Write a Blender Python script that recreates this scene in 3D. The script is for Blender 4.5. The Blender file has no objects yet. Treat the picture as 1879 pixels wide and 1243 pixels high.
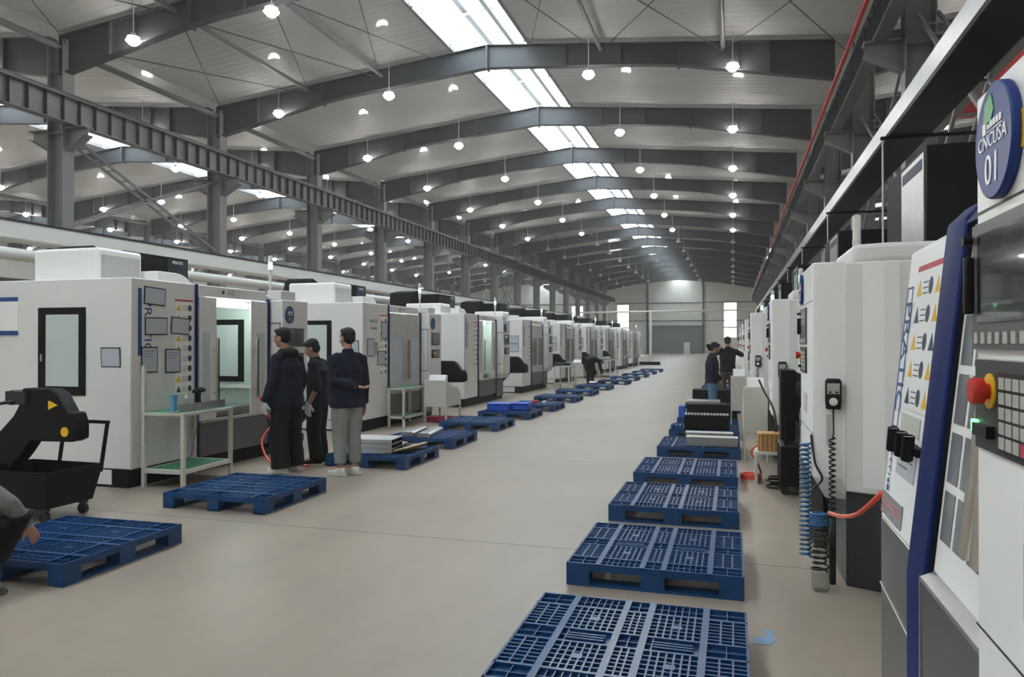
import bpy, bmesh, math, random
from mathutils import Vector, Matrix, noise
random.seed(7)
PI = math.pi
sc = bpy.context.scene
COL = sc.collection
# ------------------------------------------------------------------ camera, world, exposure
cam_d = bpy.data.cameras.new('camera'); cam = bpy.data.objects.new('camera', cam_d); COL.objects.link(cam)
cam_d.sensor_width = 36.0; cam_d.lens = 36.0 * 1350 / 1879; cam_d.clip_start = 0.05; cam_d.clip_end = 400
YAW = math.atan((1345 - 939.5) / 1350); PITCH = math.atan((628 - 621.5) / 1350)
cam.location = (0, 0, 1.6); cam.rotation_euler = (PI / 2 + PITCH, 0, YAW)
sc.camera = cam
w = bpy.data.worlds.new('sky'); sc.world = w; w.use_nodes = True
nt = w.node_tree; nt.nodes.clear()
wo = nt.nodes.new('ShaderNodeOutputWorld'); bg = nt.nodes.new('ShaderNodeBackground')
tc = nt.nodes.new('ShaderNodeTexCoord'); sx = nt.nodes.new('ShaderNodeSeparateXYZ'); cr = nt.nodes.new('ShaderNodeValToRGB')
cr.color_ramp.elements[0].position = 0.0; cr.color_ramp.elements[0].color = (1.0, .96, .9, 1)
cr.color_ramp.elements[1].position = 0.7; cr.color_ramp.elements[1].color = (.84, .92, 1.0, 1)
nt.links.new(tc.outputs['Generated'], sx.inputs[0]); nt.links.new(sx.outputs['Z'], cr.inputs[0])
nt.links.new(cr.outputs[0], bg.inputs['Color']); bg.inputs['Strength'].default_value = 9.0
nt.links.new(bg.outputs[0], wo.inputs[0])
sun_d = bpy.data.lights.new('sun', 'SUN'); sun = bpy.data.objects.new('sun', sun_d); COL.objects.link(sun)
sun_d.energy = 3.0; sun_d.angle = math.radians(1.0); sun_d.color = (1, .9, .72)
sun.rotation_euler = Vector((-.24, .92, .33)).to_track_quat('Z', 'Y').to_euler()
sc.view_settings.view_transform = 'Standard'; sc.view_settings.look = 'None'
sc.view_settings.gamma = 1; sc.view_settings.use_curve_mapping = False; sc.view_settings.exposure = 0.7
sc.cycles.use_denoising = True
sc.cycles.max_bounces = 7; sc.cycles.diffuse_bounces = 4; sc.cycles.glossy_bounces = 3; sc.cycles.transmission_bounces = 4
sc.cycles.sample_clamp_indirect = 6; sc.cycles.use_light_tree = True
LAMP = 56.0        # emission of a lit pendant globe

# ------------------------------------------------------------------ materials
def S(c):   # sRGB 0-255 -> linear
    return tuple(((x / 255) / 12.92 if x / 255 <= .04045 else ((x / 255 + .055) / 1.055) ** 2.4) for x in c)
def mat(name, rgb, rough=.5, metal=0, var=.06, scale=6, emit=0, bump=0, bscale=40, coat=0, spec=.5):
    m = bpy.data.materials.new(name); m.use_nodes = True; t = m.node_tree; b = t.nodes['Principled BSDF']
    c = S(rgb)
    b.inputs['Roughness'].default_value = rough; b.inputs['Metallic'].default_value = metal
    b.inputs['Coat Weight'].default_value = coat; b.inputs['Specular IOR Level'].default_value = spec
    co = t.nodes.new('ShaderNodeTexCoord'); n = t.nodes.new('ShaderNodeTexNoise'); n.inputs['Scale'].default_value = scale
    n.inputs['Detail'].default_value = 3; t.links.new(co.outputs['Object'], n.inputs['Vector'])
    r = t.nodes.new('ShaderNodeValToRGB')
    r.color_ramp.elements[0].color = (*[x * (1 - var) for x in c], 1); r.color_ramp.elements[1].color = (*[min(1, x * (1 + var)) for x in c], 1)
    r.color_ramp.elements[0].position = .3; r.color_ramp.elements[1].position = .7
    t.links.new(n.outputs['Fac'], r.inputs[0]); t.links.new(r.outputs[0], b.inputs['Base Color'])
    if emit:
        b.inputs['Emission Color'].default_value = (*c, 1); b.inputs['Emission Strength'].default_value = emit
    if bump:
        n2 = t.nodes.new('ShaderNodeTexNoise'); n2.inputs['Scale'].default_value = bscale
        t.links.new(co.outputs['Object'], n2.inputs['Vector'])
        bp = t.nodes.new('ShaderNodeBump'); bp.inputs['Strength'].default_value = bump; bp.inputs['Distance'].default_value = .01
        t.links.new(n2.outputs['Fac'], bp.inputs['Height']); t.links.new(bp.outputs[0], b.inputs['Normal'])
    return m
M = {}
M['white'] = mat('white_enamel', (232, 230, 226), .4, var=.015, scale=1.5)
M['whiter'] = mat('bright_enamel', (249, 247, 243), .36, var=.01)
M['panelgrey'] = mat('grey_enamel', (200, 198, 195), .42, var=.02)
M['apron'] = mat('apron_grey', (104, 103, 102), .4, metal=.3, var=.04, scale=2)
M['darkgrey'] = mat('dark_grey_paint', (50, 51, 53), .5, var=.05)
M['black'] = mat('black_paint', (11, 11, 12), .6, var=.1, spec=.25)
M['black2'] = mat('black_plastic', (13, 13, 14), .45, var=.1, spec=.35)
M['blue'] = mat('blue_strip_paint', (10, 34, 92), .55, var=.03, spec=.2)
M['navybadge'] = mat('navy_badge', (30, 56, 126), .45, var=.03, spec=.3)
M['bluebadge'] = mat('teal_blue_badge', (26, 72, 118), .45, var=.03)
M['green'] = mat('green_leaf', (70, 160, 90), .4)
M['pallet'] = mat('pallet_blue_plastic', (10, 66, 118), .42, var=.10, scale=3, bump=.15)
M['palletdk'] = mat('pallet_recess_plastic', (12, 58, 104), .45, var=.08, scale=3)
M['steel'] = mat('steel_paint', (118, 119, 121), .5, var=.05, scale=2)
M['steeldk'] = mat('dark_steel_paint', (54, 56, 60), .5, var=.05, scale=2)
M['beamw'] = mat('runway_paint', (108, 108, 108), .5, var=.05)
M['white_metal'] = mat('white_steel_paint', (218, 217, 210), .4, var=.03)
M['cream'] = mat('cream_paint', (204, 202, 190), .45, var=.03)
M['alu'] = mat('brushed_aluminium', (190, 190, 190), .3, metal=.8, var=.06, scale=9)
M['chrome'] = mat('polished_steel', (205, 198, 190), .3, metal=.75, var=.02)
M['red'] = mat('red_paint', (176, 36, 32), .45, var=.06)
M['redpipe'] = mat('red_pipe_paint', (190, 66, 60), .4, var=.05)
M['redbtn'] = mat('red_button', (206, 44, 32), .3, var=.03)
M['yellow'] = mat('yellow_plastic', (240, 190, 30), .4, var=.03)
M['orange'] = mat('amber_plastic', (196, 132, 40), .35, var=.1)
M['hose_red'] = mat('red_hose', (236, 84, 62), .3, var=.03)
M['hose_blue'] = mat('blue_air_hose', (44, 98, 146), .25, var=.05)
M['rubber'] = mat('black_rubber', (18, 18, 20), .4, var=.1)
M['screen'] = mat('screen_glass', (30, 32, 34), .12, var=.1, coat=.6)
M['bezel'] = mat('screen_bezel', (84, 85, 86), .4, var=.03)
M['key'] = mat('keycap', (176, 176, 168), .5, var=.05)
M['mint'] = mat('frosted_pane', (206, 216, 214), .25, var=.015)
M['paneblue'] = mat('pale_pane', (198, 204, 216), .22, var=.02)
M['panegrey'] = mat('smoked_pane', (120, 122, 124), .18, var=.04)
M['paper'] = mat('paper_sleeve', (196, 200, 208), .25, var=.02)
M['ink'] = mat('printed_ink', (70, 76, 90), .6)
M['inkblue'] = mat('blue_print', (40, 76, 140), .5)
M['inkred'] = mat('red_print', (196, 60, 76), .5)
M['wood'] = mat('bare_wood', (190, 168, 138), .7, var=.15, scale=12)
M['greenmat'] = mat('green_rubber_mat', (58, 128, 92), .6, var=.05)
M['skyblue'] = mat('light_blue_can', (98, 158, 190), .4)
M['crateblue'] = mat('royal_blue_crate', (44, 92, 200), .4, var=.05)
M['skin'] = mat('skin', (178, 130, 108), .5, var=.04)
M['skin2'] = mat('skin_tan', (150, 108, 88), .5, var=.04)
M['hair'] = mat('black_hair', (10, 9, 9), .75, var=.3, scale=60, bump=.5, bscale=120)
M['navy'] = mat('navy_cloth', (15, 20, 42), .95, var=.12, scale=14, bump=.3, bscale=14)
M['navy2'] = mat('dark_navy_cloth', (13, 16, 28), .95, var=.12, scale=14, bump=.3, bscale=14)
M['blackcloth'] = mat('black_cloth', (13, 13, 14), .95, var=.15, scale=14, bump=.3, bscale=14)
M['greycloth'] = mat('grey_sweat_cloth', (136, 136, 134), .9, var=.06, scale=14, bump=.4, bscale=12)
M['greyjacket'] = mat('grey_jacket_cloth', (116, 116, 116), .85, var=.08, scale=10, bump=.5, bscale=10)
M['denim'] = mat('blue_denim', (88, 122, 150), .9, var=.1, scale=20)
M['khaki'] = mat('dark_khaki_cloth', (72, 68, 62), .9, var=.1)
M['shoewhite'] = mat('white_shoe', (220, 218, 212), .5)
M['glove'] = mat('white_glove', (214, 214, 214), .8)
M['eyewhite'] = mat('eye_white', (210, 205, 200), .3)
M['lips'] = mat('lips', (150, 86, 80), .5)
M['glow_tube'] = mat('lit_tube', (245, 255, 252), .4, emit=16)
M['globe'] = mat('lit_globe', (255, 251, 246), .4, emit=LAMP)
M['globe_off'] = mat('unlit_globe', (196, 196, 194), .4)
M['greenlamp'] = mat('lit_green_lens', (150, 255, 175), .3, emit=2.2)
M['greenkey'] = mat('lit_green_key', (120, 255, 150), .3, emit=1.5)
M['lensoff'] = mat('unlit_white_lens', (226, 226, 220), .3)
M['enclosure'] = mat('enclosure_inside', (204, 216, 210), .4, var=.02)
M['poster'] = mat('display_poster', (26, 44, 52), .5, var=.6, scale=5)
M['pinkbox'] = mat('magenta_plastic', (160, 30, 80), .5)
M['floorblue'] = mat('floor_blue_paint', (126, 158, 186), .6)

def glassy(name, tint, gloss=.12, trans=0.0):
    m = bpy.data.materials.new(name); m.use_nodes = True; t = m.node_tree; t.nodes.clear()
    o = t.nodes.new('ShaderNodeOutputMaterial'); a = t.nodes.new('ShaderNodeBsdfTransparent'); g = t.nodes.new('ShaderNodeBsdfGlossy')
    a.inputs[0].default_value = (*tint, 1); g.inputs['Roughness'].default_value = .05
    mx = t.nodes.new('ShaderNodeMixShader'); mx.inputs[0].default_value = gloss
    src = a
    if trans:
        tl = t.nodes.new('ShaderNodeBsdfTranslucent'); tl.inputs[0].default_value = (*tint, 1)
        m2 = t.nodes.new('ShaderNodeMixShader'); m2.inputs[0].default_value = trans
        t.links.new(a.outputs[0], m2.inputs[1]); t.links.new(tl.outputs[0], m2.inputs[2]); src = m2
    t.links.new(src.outputs[0], mx.inputs[1]); t.links.new(g.outputs[0], mx.inputs[2]); t.links.new(mx.outputs[0], o.inputs[0])
    return m
M['glass'] = glassy('clear_glass', (.92, .95, .94), .08)
M['skyglass'] = glassy('skylight_sheet', (.88, .93, .95), .08, .3)
M['doorglass'] = glassy('door_glass', (.75, .8, .82), .2)

def ribbed(name, rgb, rough, axis, pitch, dist, var=.04, metal=0.0, panel=0):
    """painted metal sheet with trapezoid ribs; axis = world axis across which ribs repeat"""
    m = mat(name, rgb, rough, metal, var, scale=.6); t = m.node_tree; b = t.nodes['Principled BSDF']
    co = t.nodes.new('ShaderNodeTexCoord'); sp = t.nodes.new('ShaderNodeSeparateXYZ'); t.links.new(co.outputs['Object'], sp.inputs[0])
    a = t.nodes.new('ShaderNodeMath'); a.operation = 'MULTIPLY'; a.inputs[1].default_value = 2 * PI / pitch; t.links.new(sp.outputs[axis], a.inputs[0])
    s = t.nodes.new('ShaderNodeMath'); s.operation = 'SINE'; t.links.new(a.outputs[0], s.inputs[0])
    mr = t.nodes.new('ShaderNodeMapRange'); mr.inputs[1].default_value = .2; mr.inputs[2].default_value = .75; t.links.new(s.outputs[0], mr.inputs[0])
    bp = t.nodes.new('ShaderNodeBump'); bp.inputs['Distance'].default_value = dist; bp.inputs['Strength'].default_value = .9
    t.links.new(mr.outputs[0], bp.inputs['Height']); t.links.new(bp.outputs[0], b.inputs['Normal'])
    return m
M['roof'] = ribbed('ribbed_roof_liner', (182, 182, 180), .55, 'Y', .30, .012)
_b = M['roof'].node_tree.nodes['Principled BSDF']; _b.inputs['Specular IOR Level'].default_value = .25; _b.inputs['Coat Weight'].default_value = .35; _b.inputs['Coat Roughness'].default_value = .06; _b.inputs['Coat IOR'].default_value = 1.3
M['wallx'] = ribbed('ribbed_end_wall', (206, 201, 190), .5, 'X', .45, .008)
M['wally'] = ribbed('ribbed_side_wall', (176, 176, 174), .5, 'Y', .45, .008)
M['rollerdoor'] = ribbed('roller_door_slats', (118, 121, 116), .5, 'Z', .1, .006)

# concrete floor: mottled, sealed, with sawn joints
fm = mat('concrete', (160, 147, 132), .42, var=.10, scale=.5, bump=.04, bscale=3); M['floor'] = fm
t = fm.node_tree; b = t.nodes['Principled BSDF']
base = [l for l in t.links if l.to_socket == b.inputs['Base Color']][0].from_socket
co = t.nodes.new('ShaderNodeTexCoord'); sp = t.nodes.new('ShaderNodeSeparateXYZ'); t.links.new(co.outputs['Object'], sp.inputs[0])
nz = t.nodes.new('ShaderNodeTexNoise'); nz.inputs['Scale'].default_value = 2.3; nz.inputs['Detail'].default_value = 8; nz.inputs['Roughness'].default_value = .65
mp = t.nodes.new('ShaderNodeMapping'); mp.inputs['Scale'].default_value = (1, .35, 1); t.links.new(co.outputs['Object'], mp.inputs[0]); t.links.new(mp.outputs[0], nz.inputs['Vector'])
rr = t.nodes.new('ShaderNodeValToRGB'); rr.color_ramp.elements[0].position = .35; rr.color_ramp.elements[0].color = (.86, .86, .86, 1); rr.color_ramp.elements[1].position = .65; rr.color_ramp.elements[1].color = (1.04, 1.03, 1.02, 1)
t.links.new(nz.outputs['Fac'], rr.inputs[0])
mu = t.nodes.new('ShaderNodeMixRGB'); mu.blend_type = 'MULTIPLY'; mu.inputs[0].default_value = 1; t.links.new(base, mu.inputs[1]); t.links.new(rr.outputs[0], mu.inputs[2])
prev = mu.outputs[0]
ma = t.nodes.new('ShaderNodeMath'); ma.operation = 'SUBTRACT'; ma.inputs[1].default_value = 5.58; t.links.new(sp.outputs['Y'], ma.inputs[0])
mm = t.nodes.new('ShaderNodeMath'); mm.operation = 'PINGPONG'; mm.inputs[1].default_value = 2.06; t.links.new(ma.outputs[0], mm.inputs[0])
ml = t.nodes.new('ShaderNodeMath'); ml.operation = 'LESS_THAN'; ml.inputs[1].default_value = .006; t.links.new(mm.outputs[0], ml.inputs[0])
mj = t.nodes.new('ShaderNodeMixRGB'); mj.inputs[2].default_value = (.05, .045, .04, 1); t.links.new(ml.outputs[0], mj.inputs[0]); t.links.new(prev, mj.inputs[1])
t.links.new(mj.outputs[0], b.inputs['Base Color'])
rg = t.nodes.new('ShaderNodeMapRange'); rg.inputs[3].default_value = .30; rg.inputs[4].default_value = .5; t.links.new(nz.outputs['Fac'], rg.inputs[0]); t.links.new(rg.outputs[0], b.inputs['Roughness'])

# ------------------------------------------------------------------ mesh helpers
class MB:
    def __init__(s): s.v = []; s.f = []; s.m = []
    def add(s, vs, fs, mi=0):
        n = len(s.v); s.v += [tuple(v) for v in vs]; s.f += [tuple(i + n for i in f) for f in fs]; s.m += [mi] * len(fs); return s
    def box(s, x0, x1, y0, y1, z0, z1, mi=0):
        vs = [(x, y, z) for z in (z0, z1) for y in (y0, y1) for x in (x0, x1)]
        return s.add(vs, [(0, 2, 3, 1), (4, 5, 7, 6), (0, 1, 5, 4), (2, 6, 7, 3), (0, 4, 6, 2), (1, 3, 7, 5)], mi)
    def obox(s, a, b, w, h, mi=0, up=(0, 0, 1)):      # box bar from a to b, w wide, h high
        a = Vector(a); b = Vector(b); d = (b - a).normalized(); u = Vector(up)
        sd = d.cross(u)
        if sd.length < 1e-4: sd = d.cross(Vector((1, 0, 0)))
        sd.normalize(); u = sd.cross(d)
        vs = []
        for p in (a, b):
            for i, j in ((-1, -1), (1, -1), (1, 1), (-1, 1)): vs.append(p + sd * (i * w / 2) + u * (j * h / 2))
        return s.add(vs, [(0, 1, 2, 3), (7, 6, 5, 4), (0, 4, 5, 1), (1, 5, 6, 2), (2, 6, 7, 3), (3, 7, 4, 0)], mi)
    def prism(s, poly, a, b, axis='y', mi=0):          # poly of 2D points extruded along axis
        def P(p, t):
            return (p[0], t, p[1]) if axis == 'y' else ((t, p[0], p[1]) if axis == 'x' else (p[0], p[1], t))
        n = len(poly); vs = [P(p, a) for p in poly] + [P(p, b) for p in poly]
        fs = [tuple(range(n)), tuple(range(2 * n - 1, n - 1, -1))] + [(i, i + n, (i + 1) % n + n, (i + 1) % n) for i in range(n)]
        return s.add(vs, fs, mi)
    def loft(s, rings, mi=0, cap=True):
        n = len(rings[0]); vs = [p for r in rings for p in r]; fs = []
        for k in range(len(rings) - 1):
            for i in range(n):
                j = (i + 1) % n; fs.append((k * n + i, k * n + j, (k + 1) * n + j, (k + 1) * n + i))
        if cap: fs += [tuple(range(n - 1, -1, -1)), tuple(range((len(rings) - 1) * n, len(rings) * n))]
        return s.add(vs, fs, mi)
    def tube(s, pts, r, n=8, mi=0, side=None, round_ends=False):
        pts = [Vector(p) for p in pts]; R = r if isinstance(r, (list, tuple)) else [r] * len(pts); rings = []
        ref = Vector(side) if side else None
        if ref is None:
            d0 = (pts[1] - pts[0]).normalized(); ref = d0.cross(Vector((0, 0, 1)))
            if ref.length < .2: ref = d0.cross(Vector((0, 1, 0)))
            ref.normalize()
        for i, p in enumerate(pts):
            d = (pts[min(i + 1, len(pts) - 1)] - pts[max(i - 1, 0)])
            if d.length < 1e-9: d = Vector((0, 0, 1))
            d.normalize(); a = ref - d * ref.dot(d)
            if a.length < 1e-3: a = d.orthogonal()
            a.normalize(); bb = d.cross(a)
            if side is None: ref = a
            ra, rb = R[i] if isinstance(R[i], (tuple, list)) else (R[i], R[i])
            rings.append([p + a * (ra * math.cos(2 * PI * k / n)) + bb * (rb * math.sin(2 * PI * k / n)) for k in range(n)])
        return s.loft(rings, mi)
    def blob(s, c, r, mi=0, n=14, m=9, rot=None):
        c = Vector(c); rings = []
        for i in range(m + 1):
            ph = PI * (i + .02 if i == 0 else (i - .02 if i == m else i)) / m
            ring = []
            for k in range(n):
                v = Vector((r[0] * math.sin(ph) * math.cos(2 * PI * k / n), r[1] * math.sin(ph) * math.sin(2 * PI * k / n), r[2] * math.cos(ph)))
                if rot: v = rot @ v
                ring.append(c + v)
            rings.append(ring[::-1])
        return s.loft(rings, mi)
    def lathe(s, prof, c=(0, 0, 0), n=20, mi=0):
        return s.loft([[(c[0] + r * math.cos(2 * PI * k / n), c[1] + r * math.sin(2 * PI * k / n), c[2] + z) for k in range(n)] for r, z in prof], mi)
    def mesh(s, name, mats):
        me = bpy.data.meshes.new(name); me.from_pydata(s.v, [], s.f)
        for m_ in (mats if isinstance(mats, (list, tuple)) else [mats]): me.materials.append(M[m_] if isinstance(m_, str) else m_)
        me.polygons.foreach_set('material_index', s.m)
        bm = bmesh.new(); bm.from_mesh(me); bmesh.ops.recalc_face_normals(bm, faces=bm.faces); bm.to_mesh(me); bm.free()
        me.update(); return me
    def build(s, name, mats, parent=None, smooth=False, bevel=0, loc=None, seg=2):
        o = bpy.data.objects.new(name, s.mesh(name, mats)); COL.objects.link(o)
        if parent: o.parent = parent
        if loc: o.location = loc
        if smooth:
            for p in o.data.polygons: p.use_smooth = True
            if smooth == 'auto': o.data.set_sharp_from_angle(angle=math.radians(40))
        if bevel:
            md = o.modifiers.new('bevel', 'BEVEL'); md.width = bevel; md.segments = seg; md.limit_method = 'ANGLE'; md.angle_limit = math.radians(35)
            for p in o.data.polygons: p.use_smooth = True
            o.data.set_sharp_from_angle(angle=math.radians(50))
        return o
def tag(o, label=None, cat=None, group=None, kind=None):
    if label: o['label'] = label
    if cat: o['category'] = cat
    if group: o['group'] = group
    if kind: o['kind'] = kind
    return o
def thing(name, label, cat, loc=(0, 0, 0), rz=0, group=None):
    o = bpy.data.objects.new(name, None); COL.objects.link(o); o.location = loc; o.rotation_euler = (0, 0, rz); o.empty_display_size = .1
    return tag(o, label, cat, group)
def struct(o): o['kind'] = 'structure'; return o
def kids(o): return list(o.children)
def dup(root, loc=None, rz=None, label=None, parent=None, skip=()):
    c = root.copy(); COL.objects.link(c)
    if parent: c.parent = parent
    if loc is not None: c.location = loc
    if rz is not None: c.rotation_euler = (0, 0, rz)
    if label: c['label'] = label
    for ch in KID.get(root.name, kids(root)):
        if ch.name.split('.')[0] in skip: continue
        dup(ch, parent=c, skip=skip)
    return c
KID = {}
def freeze(root):           # remember the children once, so copying is quick
    for o in [root] + list(root.children_recursive): KID[o.name] = list(o.children)
    return root
ORD = ['nearest', 'second', 'third', 'fourth', 'fifth', 'sixth', 'seventh', 'eighth', 'ninth', 'tenth', 'eleventh', 'twelfth', 'thirteenth', 'fourteenth', 'fifteenth', 'sixteenth', 'seventeenth', 'eighteenth']
TEXTS = {}
def text_part(name, txt, size, m, parent, loc, rot, sx=1, depth=.0008, serif=False, align='CENTER'):
    key = (txt, size, sx, depth, align, m)
    if key not in TEXTS:
        cu = bpy.data.curves.new('lettering', 'FONT'); cu.body = txt; cu.size = size; cu.extrude = depth; cu.align_x = align; cu.align_y = 'CENTER'; cu.resolution_u = 4 if size > .07 else 2
        o = bpy.data.objects.new('tmp', cu); COL.objects.link(o); bpy.context.view_layer.update()
        dg = bpy.context.evaluated_depsgraph_get(); me = bpy.data.meshes.new_from_object(o.evaluated_get(dg)); me.name = 'lettering'
        for v in me.vertices: v.co.x *= sx
        me.materials.clear(); me.materials.append(M[m]); bpy.data.objects.remove(o); TEXTS[key] = me
    o = bpy.data.objects.new(name, TEXTS[key]); COL.objects.link(o); o.parent = parent; o.location = loc; o.rotation_euler = rot
    return o
RY = (PI / 2, 0, 0)      # text facing local -y, upright

# ------------------------------------------------------------------ building shell
Y0, Y1 = -9.2, 104.6
BAYS = [8.8 + 6 * k for k in range(-3, 17)]      # frame lines
XL, XR, XC = -16.6, 3.2, -6.9
HALLS = [(-16.6, 3.0, -7.0), (-36.2, -16.6, -26.4), (-55.8, -36.2, -46.0), (3.0, 22.6, 12.8)]
ZE, ZR = 9.6, 10.6         # roof liner at eave and ridge
def roof_z(x, c): return ZR - abs(x - c) * .102
struct(MB().box(-56, 23, Y0 - .2, Y1 + .3, -.3, 0).build('floor', 'floor'))
for a, bb, c in HALLS:
    for xa, xb in ((a, c - 1.2), (c + 1.2, bb)):
        mb = MB(); za, zb = roof_z(xa, c), roof_z(xb, c)
        mb.prism([(xa, za), (xb, zb), (xb, zb + .12), (xa, za + .12)], Y0, Y1, 'y'); struct(mb.build('ceiling', 'roof'))
    # glazed ridge monitor: side glazing, low glazed gable, opaque ridge strips
    g = MB(); zt = roof_z(c + 1.2, c)
    for sg in (-1, 1):
        g.box(c + sg * 1.2 - .01, c + sg * 1.2 + .01, Y0, Y1, zt + .14, zt + 1.0)
        g.prism([(c + sg * .12, zt + 1.22), (c + sg * 1.35, zt + 1.0), (c + sg * 1.35, zt + 1.02), (c + sg * .12, zt + 1.24)], Y0, Y1, 'y')
    o = struct(g.build('window_1', 'skyglass'))
    tr = MB(); tr.box(c - .07, c + .07, Y0, Y1, zt + 1.05, zt + 1.2)
    for sg in (-1, 1):
        tr.box(c + sg * .72 - .09, c + sg * .72 + .09, Y0, Y1, zt + 1.04, zt + 1.1)
        tr.box(c + sg * 1.2 - .05, c + sg * 1.2 + .05, Y0, Y1, zt - .02, zt + .14)
        tr.box(c + sg * 1.22 - .04, c + sg * 1.22 + .04, Y0, Y1, zt + .93, zt + 1.02)
        tr.box(c + sg * 1.2 - .015, c + sg * 1.2 + .015, Y0, Y1, zt + .5, zt + .53)
    struct(tr.build('trim_1', 'steel'))
    fr = MB()
    for k in range(len(BAYS) * 2):
        y = BAYS[0] + 3 * k
        if y > Y1: break
        for sg in (-1, 1):
            fr.box(c + sg * 1.14 - .05, c + sg * 1.14 + .05, y - .05, y + .05, zt - .02, zt + 1.0)
            fr.obox((c + sg * 1.15, y, zt + .98), (c, y, zt + 1.18), .08, .14)
        if c == -7.0 and y < 60:
            fr.obox((c - 1.14, y + .02, zt + .15), (c - 1.14, y + 1.4, zt + .75), .03, .03)
    struct(fr.build('trim_2', 'white_metal'))

# end wall with windows and a roller door
def wall_panels(name, y0, y1, xa, xb, c, holes, m):
    """gable wall cut in vertical strips around rectangular holes (x0,x1,z0,z1)"""
    mb = MB(); xs = sorted({xa, xb, c} | {h[0] for h in holes} | {h[1] for h in holes})
    for a, bb in zip(xs, xs[1:]):
        hs = [h for h in holes if h[0] <= a + 1e-6 and h[1] >= bb - 1e-6]; z = 0
        for h in sorted(hs, key=lambda q: q[2]):
            if h[2] > z: mb.box(a, bb, y0, y1, z, h[2])
            z = h[3]
        mb.prism([(a, z), (bb, z), (bb, roof_z(bb, c) + .05), (a, roof_z(a, c) + .05)], y0, y1, 'y')
    return struct(mb.build(name, m))
WH = {-7.0: [(-15.8, -14.1, 2.2, 6.9), (-11.3, -4.0, 0, 3.9), (-1.2, .5, 2.2, 7.0)],
      -26.4: [(-35.4, -33.7, 2.2, 6.9), (-30.1, -22.9, 0, 3.9), (-22.4, -20.7, 2.2, 6.8)],
      -46.0: [(-54.6, -53.0, 2.2, 6.9), (-40.6, -39.0, 2.2, 6.9)], 12.8: [(4.2, 5.9, 2.2, 7.0), (18.6, 20.3, 2.2, 7.0)]}
for a, bb, c in HALLS:
    wall_panels('wall_back', Y1, Y1 + .15, a, bb, c, WH[c], 'wallx')
    wall_panels('wall_front', Y0 - .15, Y0, a, bb, c, [], 'wallx')
    for i, h in enumerate(WH[c]):
        if h[2] > 0:
            wn = struct(MB().box(h[0], h[1], Y1 + .06, Y1 + .08, h[2], h[3]).build('window_%d' % (i + 2), 'glass'))
            fr = MB(); w_ = .06
            fr.box(h[0], h[1], Y1 + .02, Y1 + .12, h[2], h[2] + w_).box(h[0], h[1], Y1 + .02, Y1 + .12, h[3] - w_, h[3])
            fr.box(h[0], h[0] + w_, Y1 + .02, Y1 + .12, h[2], h[3]).box(h[1] - w_, h[1], Y1 + .02, Y1 + .12, h[2], h[3])
            fr.box(h[0], h[1], Y1 + .02, Y1 + .12, 3.5, 3.7).box((h[0] + h[1]) / 2 - .03, (h[0] + h[1]) / 2 + .03, Y1 + .02, Y1 + .12, h[2], 5.6)
            fr.box(h[0], h[1], Y1 + .02, Y1 + .12, 5.6, 5.66)
            fr.build('window_frame', 'white_metal', wn)
    for h in WH[c]:
        if h[2] == 0:
            d = struct(MB().box(h[0], h[1], Y1 + .02, Y1 + .1, 0, h[3]).build('door_1', 'rollerdoor'))
            MB().box(h[0] - .1, h[1] + .1, Y1 - .25, Y1 + .02, h[3], h[3] + .45).build('roller_hood', 'panelgrey', d)
            f = MB().box(h[0] - .18, h[0], Y1 - .1, Y1 + .02, 0, h[3]).box(h[1], h[1] + .18, Y1 - .1, Y1 + .02, 0, h[3]); f.build('guide_rail', 'white_metal', d)
    gt = MB()
    for z in (4.5, 7.0): gt.box(a, bb, Y1 - .08, Y1, z, z + .12)
    struct(gt.build('trim_3', 'steeldk'))
    for x in (c - 4.5, c + 3.1):
        tag(MB().box(x - .13, x + .13, Y1 - .3, Y1, 0, roof_z(x, c)).build('wind_column', 'steeldk'), None)
        o = COL.objects[-1]
        side = {-7.0: 'of the main hall', -26.4: 'of the next hall to the left', -46.0: 'of the far left hall', 12.8: 'of the right hall'}[c]
        tag(o, 'grey steel post on the end wall %s, %s of the roller door' % (side, 'left' if x < c else 'right'), 'column', 'end wall posts')
struct(MB().box(-56.0, -55.8, Y0, Y1, 0, 9.7).build('wall_left', 'wally'))
struct(MB().box(22.6, 22.8, Y0, Y1, 0, 9.7).build('wall_right', 'wally'))

# columns
def col_mesh():
    mb = MB()
    mb.box(-.26, -.23, -.17, .17, 0, 9.35).box(.23, .26, -.17, .17, 0, 9.35).box(-.23, .23, -.012, .012, 0, 9.35)
    for z in (6.95, 8.5): mb.box(-.23, .23, -.15, .15, z, z + .02)
    mb.box(-.34, .34, -.24, .24, 0, .03)
    return mb.mesh('steel_column', 'steel')
CM = col_mesh()
def corbel_mesh(sg):
    mb = MB(); mb.prism([(sg * .26, 6.5), (sg * .9, 6.85), (sg * .9, 7.05), (sg * .26, 7.05)], -.012, .012, 'y'); mb.box(min(sg * .26, sg * .92), max(sg * .26, sg * .92), -.14, .14, 7.05, 7.08)
    mb.obox((sg * .26, 0, 6.5), (sg * .92, 0, 6.86), .28, .02)
    return mb.mesh('bracket', 'steel')
CB = {1: corbel_mesh(1), -1: corbel_mesh(-1)}
COLROWS = [(-16.6, (1, -1), 'left row'), (3.22, (1, -1), 'right row'), (-36.2, (1, -1), 'row beyond the next hall')]
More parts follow.
